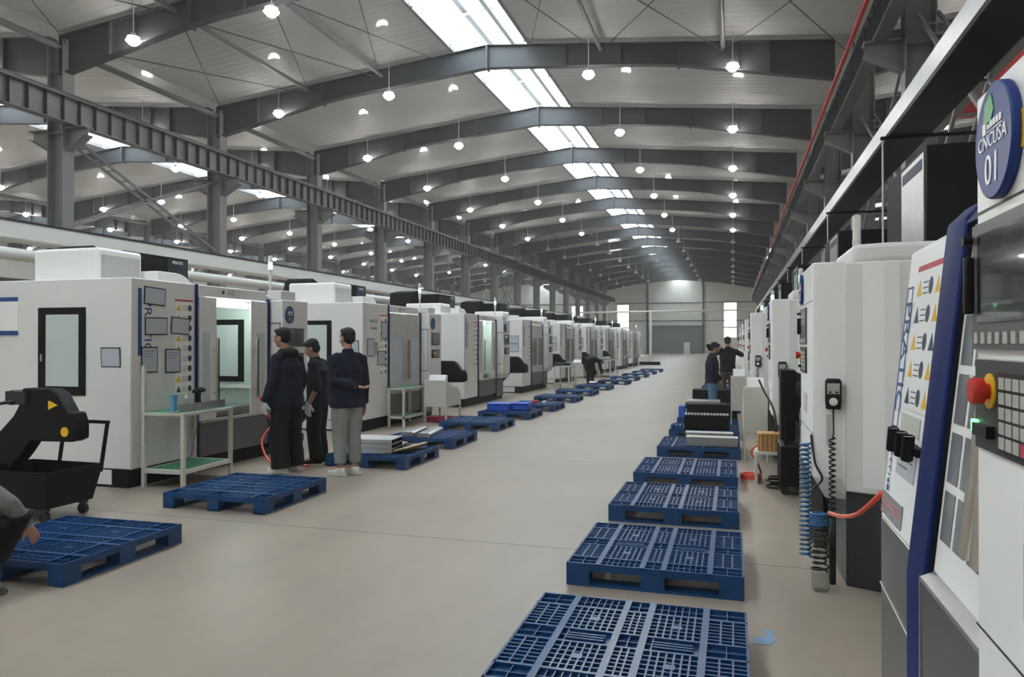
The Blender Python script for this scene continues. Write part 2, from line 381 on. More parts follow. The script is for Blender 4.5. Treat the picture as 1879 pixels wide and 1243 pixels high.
for x, sgs, nm in COLROWS:
    for i, y in enumerate(BAYS):
        if y < -4 or (x == 3.22 and y < 3): continue
        if x < -30 and y < 26: continue
        o = bpy.data.objects.new('steel_column', CM); COL.objects.link(o); o.location = (x, y, 0)
        tag(o, 'grey steel roof column in the %s, %s counted from the camera' % (nm, ORD[max(0, min(17, i - (2 if x != 3.22 else 3)))]), 'column', 'columns of the ' + nm)
        for sg in sgs:
            k = bpy.data.objects.new('bracket', CB[sg]); COL.objects.link(k); k.parent = o
# rafters, tapered I sections
def rafter_mesh(a, bb, c):
    mb = MB(); top = []; bot = []
    hw = (bb - a) / 2 - .26
    for k in range(0, 25):
        x = c - hw + 2 * hw * k / 24; r = abs(x - c) / hw
        zt = roof_z(x, c) - .16
        dep = .62 - .12 * (1 - abs(1 - r / .55)) if r < .55 else .62 + .0 * r
        if r >= .55: dep = .58 + (r - .55) / .45 * .42
        if r < .55: dep = .66 - r / .55 * .08
        top.append((x, zt)); bot.append((x, zt - dep))
    for k in range(24):
        mb.add([(top[k][0], -.006, top[k][1]), (top[k + 1][0], -.006, top[k + 1][1]), (bot[k + 1][0], -.006, bot[k + 1][1]), (bot[k][0], -.006, bot[k][1]),
                (top[k][0], .006, top[k][1]), (top[k + 1][0], .006, top[k + 1][1]), (bot[k + 1][0], .006, bot[k + 1][1]), (bot[k][0], .006, bot[k][1])],
               [(0, 1, 2, 3), (7, 6, 5, 4)])
        for P in (top, bot):
            mb.obox((P[k][0], 0, P[k][1]), (P[k + 1][0], 0, P[k + 1][1]), .24, .018)
    for k in (0, 2, 3, 5, 7, 9, 12, 15, 17, 19, 21, 22, 24):
        w_ = .03 if k in (5, 12, 19) else .012; hw2 = .15 if k in (5, 12, 19) else .11
        e = .06 if k in (5, 12, 19) else 0
        mb.box(top[k][0] - w_, top[k][0] + w_, -hw2, hw2, bot[k][1] - e, top[k][1])
    return mb.mesh('roof_rafter', 'steeldk')
HN = {-7.0: 'main hall', -26.4: 'left neighbour hall', -46.0: 'farthest left hall', 12.8: 'right hall'}
for a, bb, c in HALLS:
    rm = rafter_mesh(a, bb, c)
    for i, y in enumerate(BAYS):
        if y < 2 or y > Y1 - 1: continue
        if c == -46.0 and y < 20: continue
        if c == 12.8 and y > 60: continue
        o = bpy.data.objects.new('roof_rafter', rm); COL.objects.link(o); o.location = (0, y, 0)
        tag(o, 'tapered grey steel rafter across the %s, %s from the camera' % (HN[c], ORD[max(0, min(17, i - 2))]), 'rafter', 'rafters of the ' + HN[c])
# eave struts and roof ties
pm = MB()
for x in (-16.6, 3.1, -36.2): pm.tube([(x, Y0, 9.2), (x, Y1, 9.2)], .09, 8)
tag(pm.build('eave_strut', 'steel', smooth=True), 'grey steel tubes running along the tops of the column rows', 'beam', kind='structure')
bpy.data.objects['eave_strut'].name = 'trim_4'
def rod(name, pts, r, m, label, cat, group=None):
    return tag(MB().tube(pts, r, 8).build(name, m, smooth=True), label, cat, group)
for x, nm in ((-13.0, 'far left'), (-10.5, 'left'), (-3.6, 'right'), (-.25, 'far right')):
    for ya, yb, wh in ((8.8, 14.8, 'bay above the camera'), (14.8, 20.8, 'first braced bay'), (50.8, 56.8, 'far braced bay')):
        z = roof_z(x, -7) - .32
        rod('roof_strut', [(x, ya, z), (x, yb, z)], .06, 'steel', 'grey roof tube strut, %s of skylight, %s' % (nm, wh), 'strut', 'roof struts')
bx_ = [-16.3, -13.0, -10.5, -8.3]
bxr = [-5.7, -3.6, -.25, 2.8]
for ya, yb, wh in ((8.8, 14.8, 'bay above the camera'), (14.8, 20.8, 'first braced bay')):
    for arr, sd in ((bx_, 'left'), (bxr, 'right')):
        for i in range(3):
            q = thing('crossed_tie_rods', 'thin crossed tie rods under roof, %s of skylight, %s, %s panel' % (sd, wh, ('left', 'middle', 'right')[i]), 'tie rod', (0, ya, 0), 0, 'crossed roof tie rods')
            for fl in (0, 1):
                xa, xb = (arr[i], arr[i + 1]) if fl else (arr[i + 1], arr[i])
                MB().tube([(xa, .1, roof_z(xa, -7) - .4 - fl * .03), (xb, yb - ya - .1, roof_z(xb, -7) - .4 - fl * .03)], .013, 6).build('rod', 'steeldk', q, smooth=True)

# crane runways
def runway(x, z1, nm, pipe, ya=0, yb=Y1 - 1.0, side=1):
    r = thing('crane_runway_beam', 'long grey crane runway beam with web stiffeners along the %s columns' % nm, 'beam', (x, 0, 0))
    mb = MB(); z0 = z1 - .66
    mb.box(-.15, .15, ya, yb, z1 - .02, z1).box(-.13, .13, ya, yb, z0, z0 + .02).box(-.006, .006, ya, yb, z0, z1); mb.build('web', 'beamw', r)
    st = MB(); y = ya + .3
    while y < yb - .2: st.box(-.12, .12, y - .006, y + .006, z0 + .02, z1 - .02); y += .48
    tag(st.build('stiffeners', 'steeldk', r), 'thin upright plates', kind='stuff')
    MB().box(-.035, .035, ya, yb, z1, z1 + .12).build('rail', 'steeldk', r)
    if pipe: rod('red_pipe', [(x + pipe, 0.5, z1 + .42), (x + pipe, yb, z1 + .42)], .05, 'redpipe', 'long red pipe above the right crane beam', 'pipe')
    return r
runway(-15.95, 7.72, 'left', 0)
runway(2.56, 7.72, 'right', -.1)
r_ = runway(3.9, 6.5, 'right hall side of the right', 0)

# lattice bracing between columns
def lattice(x, y0, y1, za, zb, label):
    mb = MB()
    for (A, B) in (((y0, za), (y1, zb)), ((y0, zb), (y1, za))):
        dy, dz = B[0] - A[0], B[1] - A[1]; L = math.hypot(dy, dz)
        for s_ in (-.16, .16): mb.obox((x + s_, A[0], A[1]), (x + s_, B[0], B[1]), .05, .06)
        for k in range(1, 12):
            q = k / 12; mb.obox((x - .16, A[0] + dy * q, A[1] + dz * q), (x + .16, A[0] + dy * q, A[1] + dz * q), .03, .03)
    tag(mb.build('lattice_brace', 'steel'), label, 'brace', 'crossed lattice braces')
lattice(-16.6, 15.0, 20.6, 6.95, 4.6, 'crossed lattice brace between the second and third left columns')
lattice(-16.6, 15.0, 20.6, 4.4, .4, 'lower crossed lattice brace between second and third left columns')
lattice(-16.6, 51.0, 56.6, 6.95, 3.6, 'crossed lattice brace far down the left column row')
lattice(3.3, 15.0, 20.6, 7.4, 4.2, 'crossed lattice brace between the nearest right columns')
lattice(3.3, 15.0, 20.6, 4.2, .6, 'lower crossed lattice brace between the nearest right columns')
lattice(3.3, 9.2, 14.5, 7.4, 3.2, 'crossed lattice brace beside the near right machine')

# red crane over the right hall
cr_ = thing('overhead_crane', 'red overhead crane spanning the right hand hall', 'crane', (0, 0, 0))
MB().box(4.12, 22.2, 16.0, 16.5, 6.5, 7.25).build('girder', 'red', cr_, bevel=.02)
MB().box(4.12, 22.2, 17.8, 18.3, 6.5, 7.25).build('girder', 'red', cr_, bevel=.02)
ec = MB().box(3.75, 4.1, 15.0, 18.9, 6.66, 7.05).build('end_carriage', 'yellow', cr_)
hz = MB()
for k in range(8): hz.prism([(15.0 + k * .47, 6.67), (15.2 + k * .47, 6.67), (15.4 + k * .47, 7.04), (15.2 + k * .47, 7.04)], 3.735, 4.115, 'x')
hz.build('hazard_stripe', 'black', ec)
MB().box(9, 10.6, 16.55, 17.75, 6.6, 7.7).build('hoist', 'red', cr_, bevel=.03)

# ------------------------------------------------------------------ pendant lamps
def pendant(lit):
    r = thing('pendant_lamp', '', 'lamp')
    MB().tube([(0, 0, .2), (0, 0, 1.05)], .014, 6).build('rod', 'white_metal', r)
    MB().lathe([(.02, .2), (.06, .19), (.075, .1), (.15, .09), (.145, .084)], n=12).build('cap', 'panelgrey', r, smooth='auto')  # wide cap rim added to keep the globe's upward light off the ceiling
    if lit: MB().lathe([(.09, .085), (.175, .015), (.175, -.005), (.09, -.09), (.025, -.12)], n=10).build('globe', 'globe', r, smooth=True)
    else: MB().lathe([(.06, .10), (.16, .03), (.20, -.06), (.19, -.06)], n=12).build('shade', 'globe_off', r, smooth=True)
    return r
PL = {}
def lamp_at(x, y, z, top, lit, label, group, big=1):
    if lit not in PL:
        PL[lit] = freeze(pendant(lit)); o = PL[lit]
    else: o = dup(PL[lit])
    o.location = (x, y, z); o['label'] = label; o['group'] = group
    o.scale = (1, 1, 1)
    for k in o.children:
        if k.name.startswith('rod'): k.scale = (1, 1, (top - z) / 1.05)
    return o
for a, bb, c in HALLS[:3]:
    for j, dx in enumerate((-7.0, -3.1, 3.1, 7.0)):
        zl = 8.95 if abs(dx) > 5 else 9.15
        x = c + dx; top = roof_z(x, c) - .16 - .55
        rown = ('outer left', 'inner left', 'inner right', 'outer right')[j]
        for i, y in enumerate(BAYS[:-1]):
            if c == -46.0 and (y < 26 or y > 90): continue
            if c == -26.4 and y < 2.5: continue
            if y < -4: continue
            lit = y < 52
            if c != -7.0: lit = y < 80
            lamp_at(x, y - .3, zl, roof_z(x, c), lit, '%s pendant lamp, %s in the %s row of the %s' % ('lit white' if lit else 'unlit', ORD[min(17, max(0, i - 1))], rown, HN[c]), 'pendant lamps', 1)
for j, dx in enumerate((-7.0, -3.1)):
    for i, y in enumerate(BAYS[3:9]):
        x = 12.8 + dx; lamp_at(x, y - .3, 8.95, roof_z(x, 12.8), True, 'lit pendant lamp, %s in %s row of the right hall' % (ORD[i], ('nearer', 'farther')[j]), 'pendant lamps')

# ------------------------------------------------------------------ overhead service trunking
def trunk(name, x, z, h, w_, ya, yb, label, posts):
    r = thing(name, label, 'cable tray', (x, ya, z))
    MB().box(-w_ / 2, w_ / 2, 0, yb - ya, -h / 2, h / 2).build('tray', 'white_metal' if x < 0 else 'alu', r, bevel=.03)
    MB().box(-w_ / 2 - .02, w_ / 2 + .02, 0, yb - ya, h / 2, h / 2 + .02).build('cover', 'steeldk', r)
    for y, kind in posts:
        if kind == 'post': MB().box(-.09, .09, y - ya - .09, y - ya + .09, -z, -h / 2).build('post', 'white_metal', r)
        else: MB().tube([(0, y - ya, h / 2), (0, y - ya, 9.0 - z)], .01, 6).build('hanger_rod', 'white_metal', r)
    return r
trunk('cable_trunking', -11, 3.36, .3, .4, 4, 60, 'long pale trunking running above the left machine row', [(12.8 + 12 * k, 'post') for k in range(4)])
rod('air_pipe', [(-10.8, 4, 2.98), (-10.8, 60, 2.98)], .1, 'white_metal', 'long pale pipe below the left trunking', 'pipe')
rod('air_pipe', [(-11.4, 4, 2.6), (-11.4, 60, 2.6)], .06, 'steel', 'thin grey pipe under the pale pipe on the left', 'pipe')
rt = thing('cable_tray', 'long dark tray with pale edge above the right machines', 'cable tray', (1.62, 0, 3.62))
MB().box(-.2, -.17, .8, 50, -.02, .14).build('side_rail', 'alu', rt)
MB().box(-.17, .2, .8, 50, -.02, .0).build('tray_floor', 'black', rt)
MB().box(.17, .2, .8, 50, 0, .12).build('side_rail', 'black', rt)
for y in [3.55 + 4.35 * k for k in range(9)]:
    MB().box(-.24, .3, y - .015, y + .015, -.05, -.02).build('cross_arm', 'black', rt)
    MB().tube([(-.22, y, -.06), (-.22, y, -1.2)], .009, 6).build('hanger_rod', 'white_metal', rt)
    MB().obox((.3, y, -.04), (1.42, y, -.04), .03, .03).build('bracket', 'black', rt)
gp = thing('pipe_gantry', 'white pipe crossing the hall on a tall post beyond the machines', 'pipe', (0, 52.3, 0))
MB().tube([(-10.6, 0, 3.72), (1.35, 0, 3.78)], .06, 8).build('pipe', 'white_metal', gp, smooth=True)
MB().box(-5.62, -5.46, -.08, .08, 0, 3.7).build('post', 'white_metal', gp)
MB().box(-6.3, -4.9, -.3, .3, 0, .22).build('base_block', 'black', gp)

# ------------------------------------------------------------------ machining centres, left row
def panel_paper(parent, x, z, w_, h, y=-.004, tilt=0, kind=0, name='document_sleeve'):
    fr = MB().box(-w_ / 2, w_ / 2, -.004, 0, -h / 2, h / 2).build(name, 'navy', parent, loc=(x, y, z)); fr.rotation_euler = (0, tilt, 0)
    q = MB(); q.box(-w_ / 2 + .012, w_ / 2 - .012, -.006, -.004, -h / 2 + .012, h / 2 - .012, 0)
    if kind:
        for k in range(3): q.box(-w_ / 2 + .03, w_ / 2 - .05 - .02 * k, -.0065, -.006, h / 2 - .05 - .03 * k, h / 2 - .045 - .03 * k, 1)
    q.build('sheet', ['paper', 'ink'], fr)
    return fr
def warning_strip(parent, x0, x1, z0, z1, rows, cols, y=-.003):
    mb = MB(); mb.box(x0, x1, y, 0, z0, z1, 0)
    mb.box(x0, x1, y - .001, y, z1 - .035, z1 - .012, 1)
    ch = (z1 - z0 - .05) / rows; cw = (x1 - x0) / cols
    for r in range(rows):
        zc = z0 + ch * (r + .5)
        for c in range(cols):
            xc = x0 + cw * c
            mb.prism([(xc + cw * .06, zc - ch * .3), (xc + cw * .34, zc - ch * .3), (xc + cw * .2, zc + ch * .3)], y - .001, y, 'y', 2 if (r + c) % 3 else 3)
            for k in range(3): mb.box(xc + cw * .4, xc + cw * .68, y - .001, y, zc - ch * .25 + k * ch * .2, zc - ch * .21 + k * ch * .2, 3)
            mb.prism([(xc + cw * (.82 + .11 * math.cos(2 * PI * k / 10)), zc + ch * .32 * math.sin(2 * PI * k / 10)) for k in range(10)], y - .001, y, 'y', 3)
    return mb.build('warning_sticker', ['whiter', 'inkred', 'yellow', 'ink'], parent)
def tower_light(parent, x, y, z, lit=True):
    p = MB().tube([(x, y, z), (x, y, z + .28)], .014, 8).build('light_post', 'white_metal', parent, smooth=True)
    MB().lathe([(.02, .2), (.032, .3), (.032, .34)], (x, y, z), 12).build('lamp_base', 'white_metal', p, smooth='auto')
    MB().lathe([(.03, .34), (.03, .44)], (x, y, z), 12).build('lens', 'greenlamp' if lit else 'lensoff', p, smooth='auto')
    MB().lathe([(.031, .44), (.031, .53), (.01, .54)], (x, y, z), 12).build('lens', 'lensoff', p, smooth='auto')
def badge(parent, x, y, z, r, num, m='bluebadge', ry=None):
    ry = ry or r
    mb = MB(); n = 32
    mb.prism([(r * math.cos(2 * PI * k / n), ry * math.sin(2 * PI * k / n)) for k in range(n)], -.02, 0, 'y')
    bd = mb.build('number_badge', m, parent, loc=(x, y, z), bevel=.004)
    if num:
        text_part('number', num, r * .8, 'whiter', bd, (0, -.0208, -ry * .5), RY)
        text_part('lettering', 'CNCUSA', r * .38, 'whiter', bd, (0, -.0208, ry * .02), RY)
        t_ = MB()
        for k in range(5): t_.box(-r * .25 + k * r * .16, -r * .25 + k * r * .16 + r * .11, -.0215, -.02, ry * .24, ry * .36)
        t_.box(-r * .5, -r * .32, -.0215, -.02, ry * .18, ry * .38); t_.box(-r * .25, r * .55, -.0215, -.02, ry * .18, ry * .2)
        t_.build('company_mark', 'whiter', bd)
    return bd
ML = 3.2; DEP = 2.7
def machine_left(open_door, number, glass='paneblue', posters=0, name_style=0, zr=2.7, zm=2.74, xm=1.0):
    r = thing('machining_center', '', 'machine')
    W = 'white'
    # enclosure shell with a doorway cavity
    x0, x1, zc0, zc1 = 1.05, 2.43, .62, 2.17
    b_ = MB()
    b_.box(.11, x0, 0, .12, .2, 2.31); b_.box(x1, ML - .11, 0, .12, .2, 2.25); b_.box(x0, x1, 0, .12, zc1, 2.31)
    b_.box(0, .12, 0, DEP, .2, 2.31); b_.box(ML - .12, ML, 0, DEP, .2, 2.2); b_.box(.1, ML - .1, DEP - .1, DEP, .2, 2.31)
    b_.box(.12, ML - .12, .12, DEP - .1, 2.2, 2.28)
    b_.build('enclosure', W, r, bevel=.012)
    MB().box(-.0, ML, .03, DEP, .0, .2).build('base', 'black', r)
    lip = MB().box(0, .01, .25, 1.6, .03, .19); lip.build('kick_plate', W, r, loc=(-.012, 0, 0))
    MB().box(x0, x1 + .02, -.03, .1, .18, .62).build('apron', 'apron', r, bevel=.006)
    MB().box(x0, x1, -.05, .0, .6, .63).build('sill', 'chrome', r)
    # inside
    inn = MB(); yi = 1.7
    inn.box(x0 - .35, x1 + .25, yi, yi + .02, zc0 - .2, 2.2).box(x0 - .37, x0 - .35, .12, yi, .4, 2.2).box(x1 + .25, x1 + .27, .12, yi, .4, 2.2).box(x0 - .35, x1 + .25, .12, yi, 2.17, 2.19)
    inn.build('cabin_lining', 'enclosure', r)
    MB().box(x0 - .1, x1 + .1, .25, 1.4, .42, .72).build('work_table', 'alu', r, bevel=.01)
    MB().box(x0 - .3, x1 + .2, .12, yi, .38, .42).build('chip_pan', 'black', r)
    xi = x1 + .25
    iwo = MB().box(xi - .02, xi, .55, 1.2, 1.02, 1.93).build('inner_window_frame', 'black', r)
    MB().box(xi - .026, xi - .02, .64, 1.1, 1.1, 1.85).build('inner_pane', 'mint', iwo)
    MB().box(xi - .06, xi, .4, 1.25, .93, .98).build('inner_ledge', 'white', iwo)
    tb = MB().tube([(x0 + .55, .3, 2.11), (x0 + 1.35, .3, 2.11)], .04, 10).build('work_lamp', 'glow_tube', r, smooth=True)
    # blue strips
    MB().box(.995, 1.03, -.025, .02, .15, 2.31).build('blue_strip', 'blue', r, bevel=.008)
    MB().box(x1, x1 + .04, -.04, .02, .1, 2.2).build('blue_strip', 'blue', r, bevel=.008)
    # doors
    def door(xa, xb, side):
        d = MB(); ya, yb = -.028, 0.0
        gx0, gx1 = (xa + .05, xb - .12) if side < 0 else (xa + .12, xb - .05)
        if gx1 - gx0 < .1: gx0, gx1 = xa + .05, xb - .05
        d.box(xa, gx0, ya, yb, .63, 2.16).box(gx1, xb, ya, yb, .63, 2.16).box(gx0, gx1, ya, yb, 1.72, 2.16).box(gx0, gx1, ya, yb, .63, .82)
        dd = d.build('door', 'panelgrey' if not open_door else 'white', r, bevel=.004)
        MB().box(gx0, gx1, -.018, -.01, .82, 1.72).build('pane', glass, dd)
        hx = xb - .05 if side < 0 else xa + .05
        h = MB(); h.box(hx - .018, hx + .018, -.1, -.07, .85, 1.66).box(hx - .01, hx + .01, -.07, -.028, .95, .97).box(hx - .01, hx + .01, -.07, -.028, 1.5, 1.52)
        h.build('handle', 'chrome', dd, bevel=.006)
        MB().box(hx - .006, hx + .012, -.103, -.1, .87, 1.64).build('grip_insert', 'black', bpy.data.objects[dd.name])
    if open_door: door(1.05, 1.36, -1); door(2.06, 2.42, 1)
    else: door(1.05, 1.74, -1); door(1.74, 2.42, 1)
    MB().box(1.60, 1.74, -.006, 0, 2.21, 2.28).build('name_plate', 'panelgrey', r)
    MB().box(1.50, 1.53, -.01, 0, 2.22, 2.26).build('sensor', 'black', r)
    # control console
    k = MB(); k.prism([(2.49, -.22), (3.14, -.22), (3.18, -.12), (3.18, .02), (2.49, .02)], .72, 2.2, 'z')
    ko = k.build('control_console', W, r, bevel=.012)
    MB().prism([(2.49, -.2), (2.85, -.2), (2.85, .02), (2.49, .02)], 2.2, 2.33, 'z').build('console_cap', W, r, bevel=.01)
    MB().prism([(2.49, .0), (2.49, -.2), (3.1, -.2), (3.1, 0)], .6, .72, 'z').build('console_foot', 'panelgrey', r, bevel=.01)
    MB().box(2.5, 3.1, -.03, .02, .1, .62).build('lower_cover', 'apron', r)
    ln = MB()
    for (a, c, e, f) in ((2.486, 2.49, .99, 1.86),): ln.box(2.484, 2.49, -.2, -.02, 1.86, 1.87); ln.box(2.484, 2.49, -.2, -.02, .99, 1.0)
    ln.box(2.484, 2.49, -.19, -.183, 1.0, 1.86); ln.build('panel_seam', 'black', ko)
    mo = MB().box(2.6, 3.02, -.235, -.22, 1.53, 1.8).build('monitor', 'bezel', ko, bevel=.004)
    MB().box(2.64, 2.98, -.238, -.235, 1.57, 1.77).build('screen', 'screen', mo)
    kk = MB().box(2.6, 3.02, -.232, -.22, 1.26, 1.44)
    for i in range(7):
        for j in range(4): kk.box(2.74 + i * .038, 2.765 + i * .038, -.236, -.232, 1.285 + j * .036, 1.31 + j * .036, 1)
    kp = kk.build('keypad', ['black2', 'key'], ko)
    MB().lathe([(.02, 0), (.02, .02), (.03, .025), (.03, .045)], n=12).build('stop_button', 'orange' if 1 else 'redbtn', kp, loc=(2.66, -.235, 1.36)).rotation_euler = (PI / 2, 0, 0)
    badge(ko, 2.66, -.22, 1.99, .1, number, 'bluebadge', .125)
    tower_light(r, 2.6, .05, 2.3)
    # end window on the near side
    wf = MB(); ya, yb = .62, 1.3
    wf.box(-.015, 0, ya, yb, 1.0, 1.99); w1 = wf.build('side_window', 'black', r, bevel=.004)
    MB().box(-.018, -.015, ya + .09, yb - .12, 1.1, 1.91).build('pane', 'mint', w1)
    MB().box(-.03, -.018, yb - .07, yb - .05, 1.38, 1.46).build('latch', 'chrome', w1)
    # roof cover, hood and tool magazine
    rc = MB(); rc.prism([(.25, .72), (.92, .72), (.92, 1.68), (.25, 1.68)], 2.28, zr, 'z'); rc.build('roof_cover', 'whiter', r, bevel=.035, seg=2)
    MB().box(.3, .88, .714, .72, 2.34, zr - .08).build('roof_panel', 'panelgrey', r)
    hd = MB(); n_ = 8
    pts = [(.94, 2.28), (.94, 2.48)] + [(1.25 + .3 * math.sin(PI / 2 * i / n_), 2.28 + .2 * math.cos(PI / 2 * i / n_)) for i in range(n_ + 1)]
    hd.prism(pts, .5, 1.02, 'y'); hd.build('hood', 'white', r, bevel=.01)
    mg = MB(); mg.prism([(xm, zm - .12), (xm + .05, zm + .05), (1.15, zm + .13), (1.3, zm + .08), (1.5, zm), (1.75, zm), (1.75, 2.29), (xm, 2.29)], 1.72, 2.3, 'y')
    mgo = mg.build('tool_magazine', 'black', r, bevel=.01)
    MB().box(.98, 2.12, 1.06, 2.0, 2.29, zm + .02).build('magazine_box', 'black', r, bevel=.006)
    dp = MB().box(1.72, 2.1, 1.052, 1.06, 2.31, zm).build('magazine_poster', 'poster', r)
    text_part('lettering', 'PRATIC', .06, 'whiter', dp, (1.91, 1.05, zm - .05), RY)
    # printed marks on the front
    warning_strip(r, .66, .96, .98, 2.12, 9, 1)
    if name_style == 0:
        MB().box(.1, .15, -.003, 0, 1.45, 2.2).build('blue_bar', 'inkblue', r)
        text_part('lettering', 'PRATIC', .15, 'inkblue', r, (.24, -.002, 1.78), (PI / 2, PI / 2, 0), 1.25)
    else:
        text_part('lettering', 'PRATIC', .085, 'inkblue', r, (.42, -.002, 1.98), RY, 1.1)
        text_part('lettering', 'PVQ7188', .055, 'ink', r, (.42, -.002, 1.85), RY, 1.1)
    if posters == 1:
        for (x, z, w_, h, tl) in ((.34, 2.12, .32, .2, .05), (.36, 1.78, .34, .2, -.02), (.74, 1.79, .3, .2, .06), (.26, 1.4, .24, .29, .01), (.62, 1.38, .24, .28, .0)):
            panel_paper(r, x, z, w_, h, -.008, tl, z < 1.5)
        pw = panel_paper(r, -.012, 1.42, .27, .22, 0, .06, 0); pw.rotation_euler = (0, 0, PI / 2); pw.rotation_euler = (.05, 0, -PI / 2); pw.location = (-.003, .27, 1.43)
        dw = MB().box(-.012, 0, 1.6, 1.9, 1.7, 2.1).build('information_sheet', 'whiter', r)
        for za in (1.68, 2.07): MB().box(-.014, -.012, 1.6, 1.9, za, za + .05).build('blue_band', 'inkblue', dw)
    elif posters == 2:
        for (x, z, w_, h) in ((.84, 1.82, .26, .32), (.3, 1.5, .27, .32), (.72, 1.3, .3, .26)): panel_paper(r, x, z, w_, h, -.005)
        MB().box(.42, .58, -.005, 0, 1.36, 1.6).build('sticker', 'key', r)
        pw = panel_paper(r, 0, 1.5, .26, .26); pw.rotation_euler = (.05, 0, -PI / 2); pw.location = (-.003, .2, 1.5)
    elif posters == 3:
        for z, h in ((1.68, .24), (1.42, .26)):
            pw = panel_paper(r, 0, z, .36, h, kind=1); pw.rotation_euler = (0, 0, -PI / 2); pw.location = (-.003, .3, z)
    return r
def place_machine(r, y, label): r.location = (-6.3, y, 0); r.rotation_euler = (0, 0, PI / 2); r['label'] = label
ml1 = machine_left(True, '11', 'mint', 1, 0)
place_machine(ml1, 6.5, 'white machining center with open doors and badge 11, nearest on the left')
ml2 = machine_left(False, '', 'paneblue', 2, 1)
place_machine(ml2, 11.75, 'closed white machining center behind the three standing men')
ml3 = freeze(machine_left(True, '', 'mint', 0, 0, 2.58, 2.84, .6))
place_machine(ml3, 16.9, 'white machining center with lit open doorway, third on the left')
ml4 = freeze(machine_left(False, '', 'panegrey', 3, 0, 2.58, 2.86, .6))
place_machine(ml4, 22.1, 'closed white machining center with grey door panes, fourth on the left')
LBL = ['fifth', 'sixth', 'seventh', 'eighth', 'ninth']
for k in range(5):
    y = 27.3 + 5.2 * k; q = dup(ml4, skip=('warning_sticker',) if k > 1 else ()); place_machine(q, y, 'closed white machining center, %s from the camera in the left row' % LBL[k])
for o in (ml1, ml2, ml3, ml4): o['group'] = 'machining centers in the left row'
for o in COL.objects:
    if o.name.startswith('machining_center') and not o.parent: o['group'] = 'machining centers in the left row'

# chip conveyors and bins
def chip_conveyor():
    r = thing('chip_conveyor', '', 'conveyor')
    prof = [(.28, 1.17), (.37, 1.13), (.49, .96), (.56, .96), (.60, .86), (.60, .72), (.53, .69), (.05, .68), (-.05, .56), (-.5, .1), (-.9, .1), (-.9, .34), (-.62, .5), (-.16, .91), (-.1, 1.0), (-.05, 1.17)]
    MB().prism(prof, -.2, -.06, 'y').build('conveyor_body', 'black', r, bevel=.015)
    mb = MB(); mb.tube([(-.16, -.22, 1.08), (-.16, .1, 1.08)], .07, 12); mb.box(-.22, .02, -.23, -.12, 1.02, 1.14); mb.build('drive_motor', 'darkgrey', r, smooth='auto')
    MB().prism([(.28, 1.06), (.38, 1.02), (.28, .98)], -.215, -.2, 'y').build('warning_triangle', 'yellow', r)
    MB().lathe([(.045, 0), (.045, .006)], n=16).build('round_sticker', 'yellow', r, loc=(.46, -.2, .78)).rotation_euler = (PI / 2, 0, 0)
    MB().box(-.5, -.3, -.19, -.07, 0, .12).build('foot', 'darkgrey', r)
    lb = MB().box(-.60, -.42, -.206, -.2, .62, .74).build('label_plate', 'whiter', r)
    MB().box(-.53, -.42, -.208, -.206, .7, .735).build('red_band', 'inkred', lb)
    MB().tube([(-.1, -.23, 1.05), (-.3, -.25, 1.02), (-.5, -.24, .95), (-.62, -.2, .8)], .015, 8).build('cable', 'rubber', r, smooth=True)
    return r
def chip_cart():
    r = thing('chip_cart', '', 'cart')
    mb = MB(); T = [(-.43, -.3), (.43, -.3), (.43, .3), (-.43, .3)]; B = [(-.36, -.25), (.36, -.25), (.36, .25), (-.36, .25)]
    vs = [(x, y, .46) for x, y in T] + [(x, y, .13) for x, y in B] + [(x * .96, y * .95, .46) for x, y in T] + [(x * .96, y * .95, .17) for x, y in B]
    fs = [(i, (i + 1) % 4, (i + 1) % 4 + 4, i + 4) for i in range(4)] + [(7, 6, 5, 4)] + [(i + 8, i + 12, (i + 1) % 4 + 12, (i + 1) % 4 + 8) for i in range(4)] + [(12, 13, 14, 15)] + [(i, i + 8, (i + 1) % 4 + 8, (i + 1) % 4) for i in range(4)]
    mb.add(vs, fs); mb.build('bin', 'black', r)
    h = MB(); h.obox((-.1, .29, .38), (-.07, .34, .84), .03, .03).obox((.41, .29, .38), (.44, .34, .84), .03, .03).obox((-.085, .34, .84), (.455, .34, .84), .03, .03); h.build('push_handle', 'black', r)
    for x, y in ((-.25, -.2), (-.25, .2), (.3, -.2), (.3, .2)):
        c_ = MB(); c_.tube([(x, y - .018, .05), (x, y + .018, .05)], .05, 12); c_.build('caster', 'rubber', r, smooth='auto')
        MB().box(x - .03, x + .03, y - .03, y + .03, .1, .15).build('caster_fork', 'darkgrey', r)
    return r
cc = freeze(chip_conveyor()); cc.location = (-6.29, 5.45, 0); cc['label'] = 'black chip conveyor head above the black bin at left edge'; cc['group'] = 'chip conveyors'
for y, lb in ((10.55, 'black chip conveyor hidden behind the three standing men'), (15.8, 'black chip conveyor between the second and third left machines'), (21.0, 'black chip conveyor between the third and fourth left machines'), (26.2, 'black chip conveyor between the fourth and fifth left machines'), (31.4, 'black chip conveyor beside the bending person'), (36.6, 'black chip conveyor just past the bending person')):
    dup(cc, (-6.38, y, 0), 0, lb, skip=('warning_triangle', 'round_sticker'))
ct = freeze(chip_cart()); ct.location = (-6.12, 5.24, 0); ct['label'] = 'black wheeled chip bin under the conveyor at left edge'

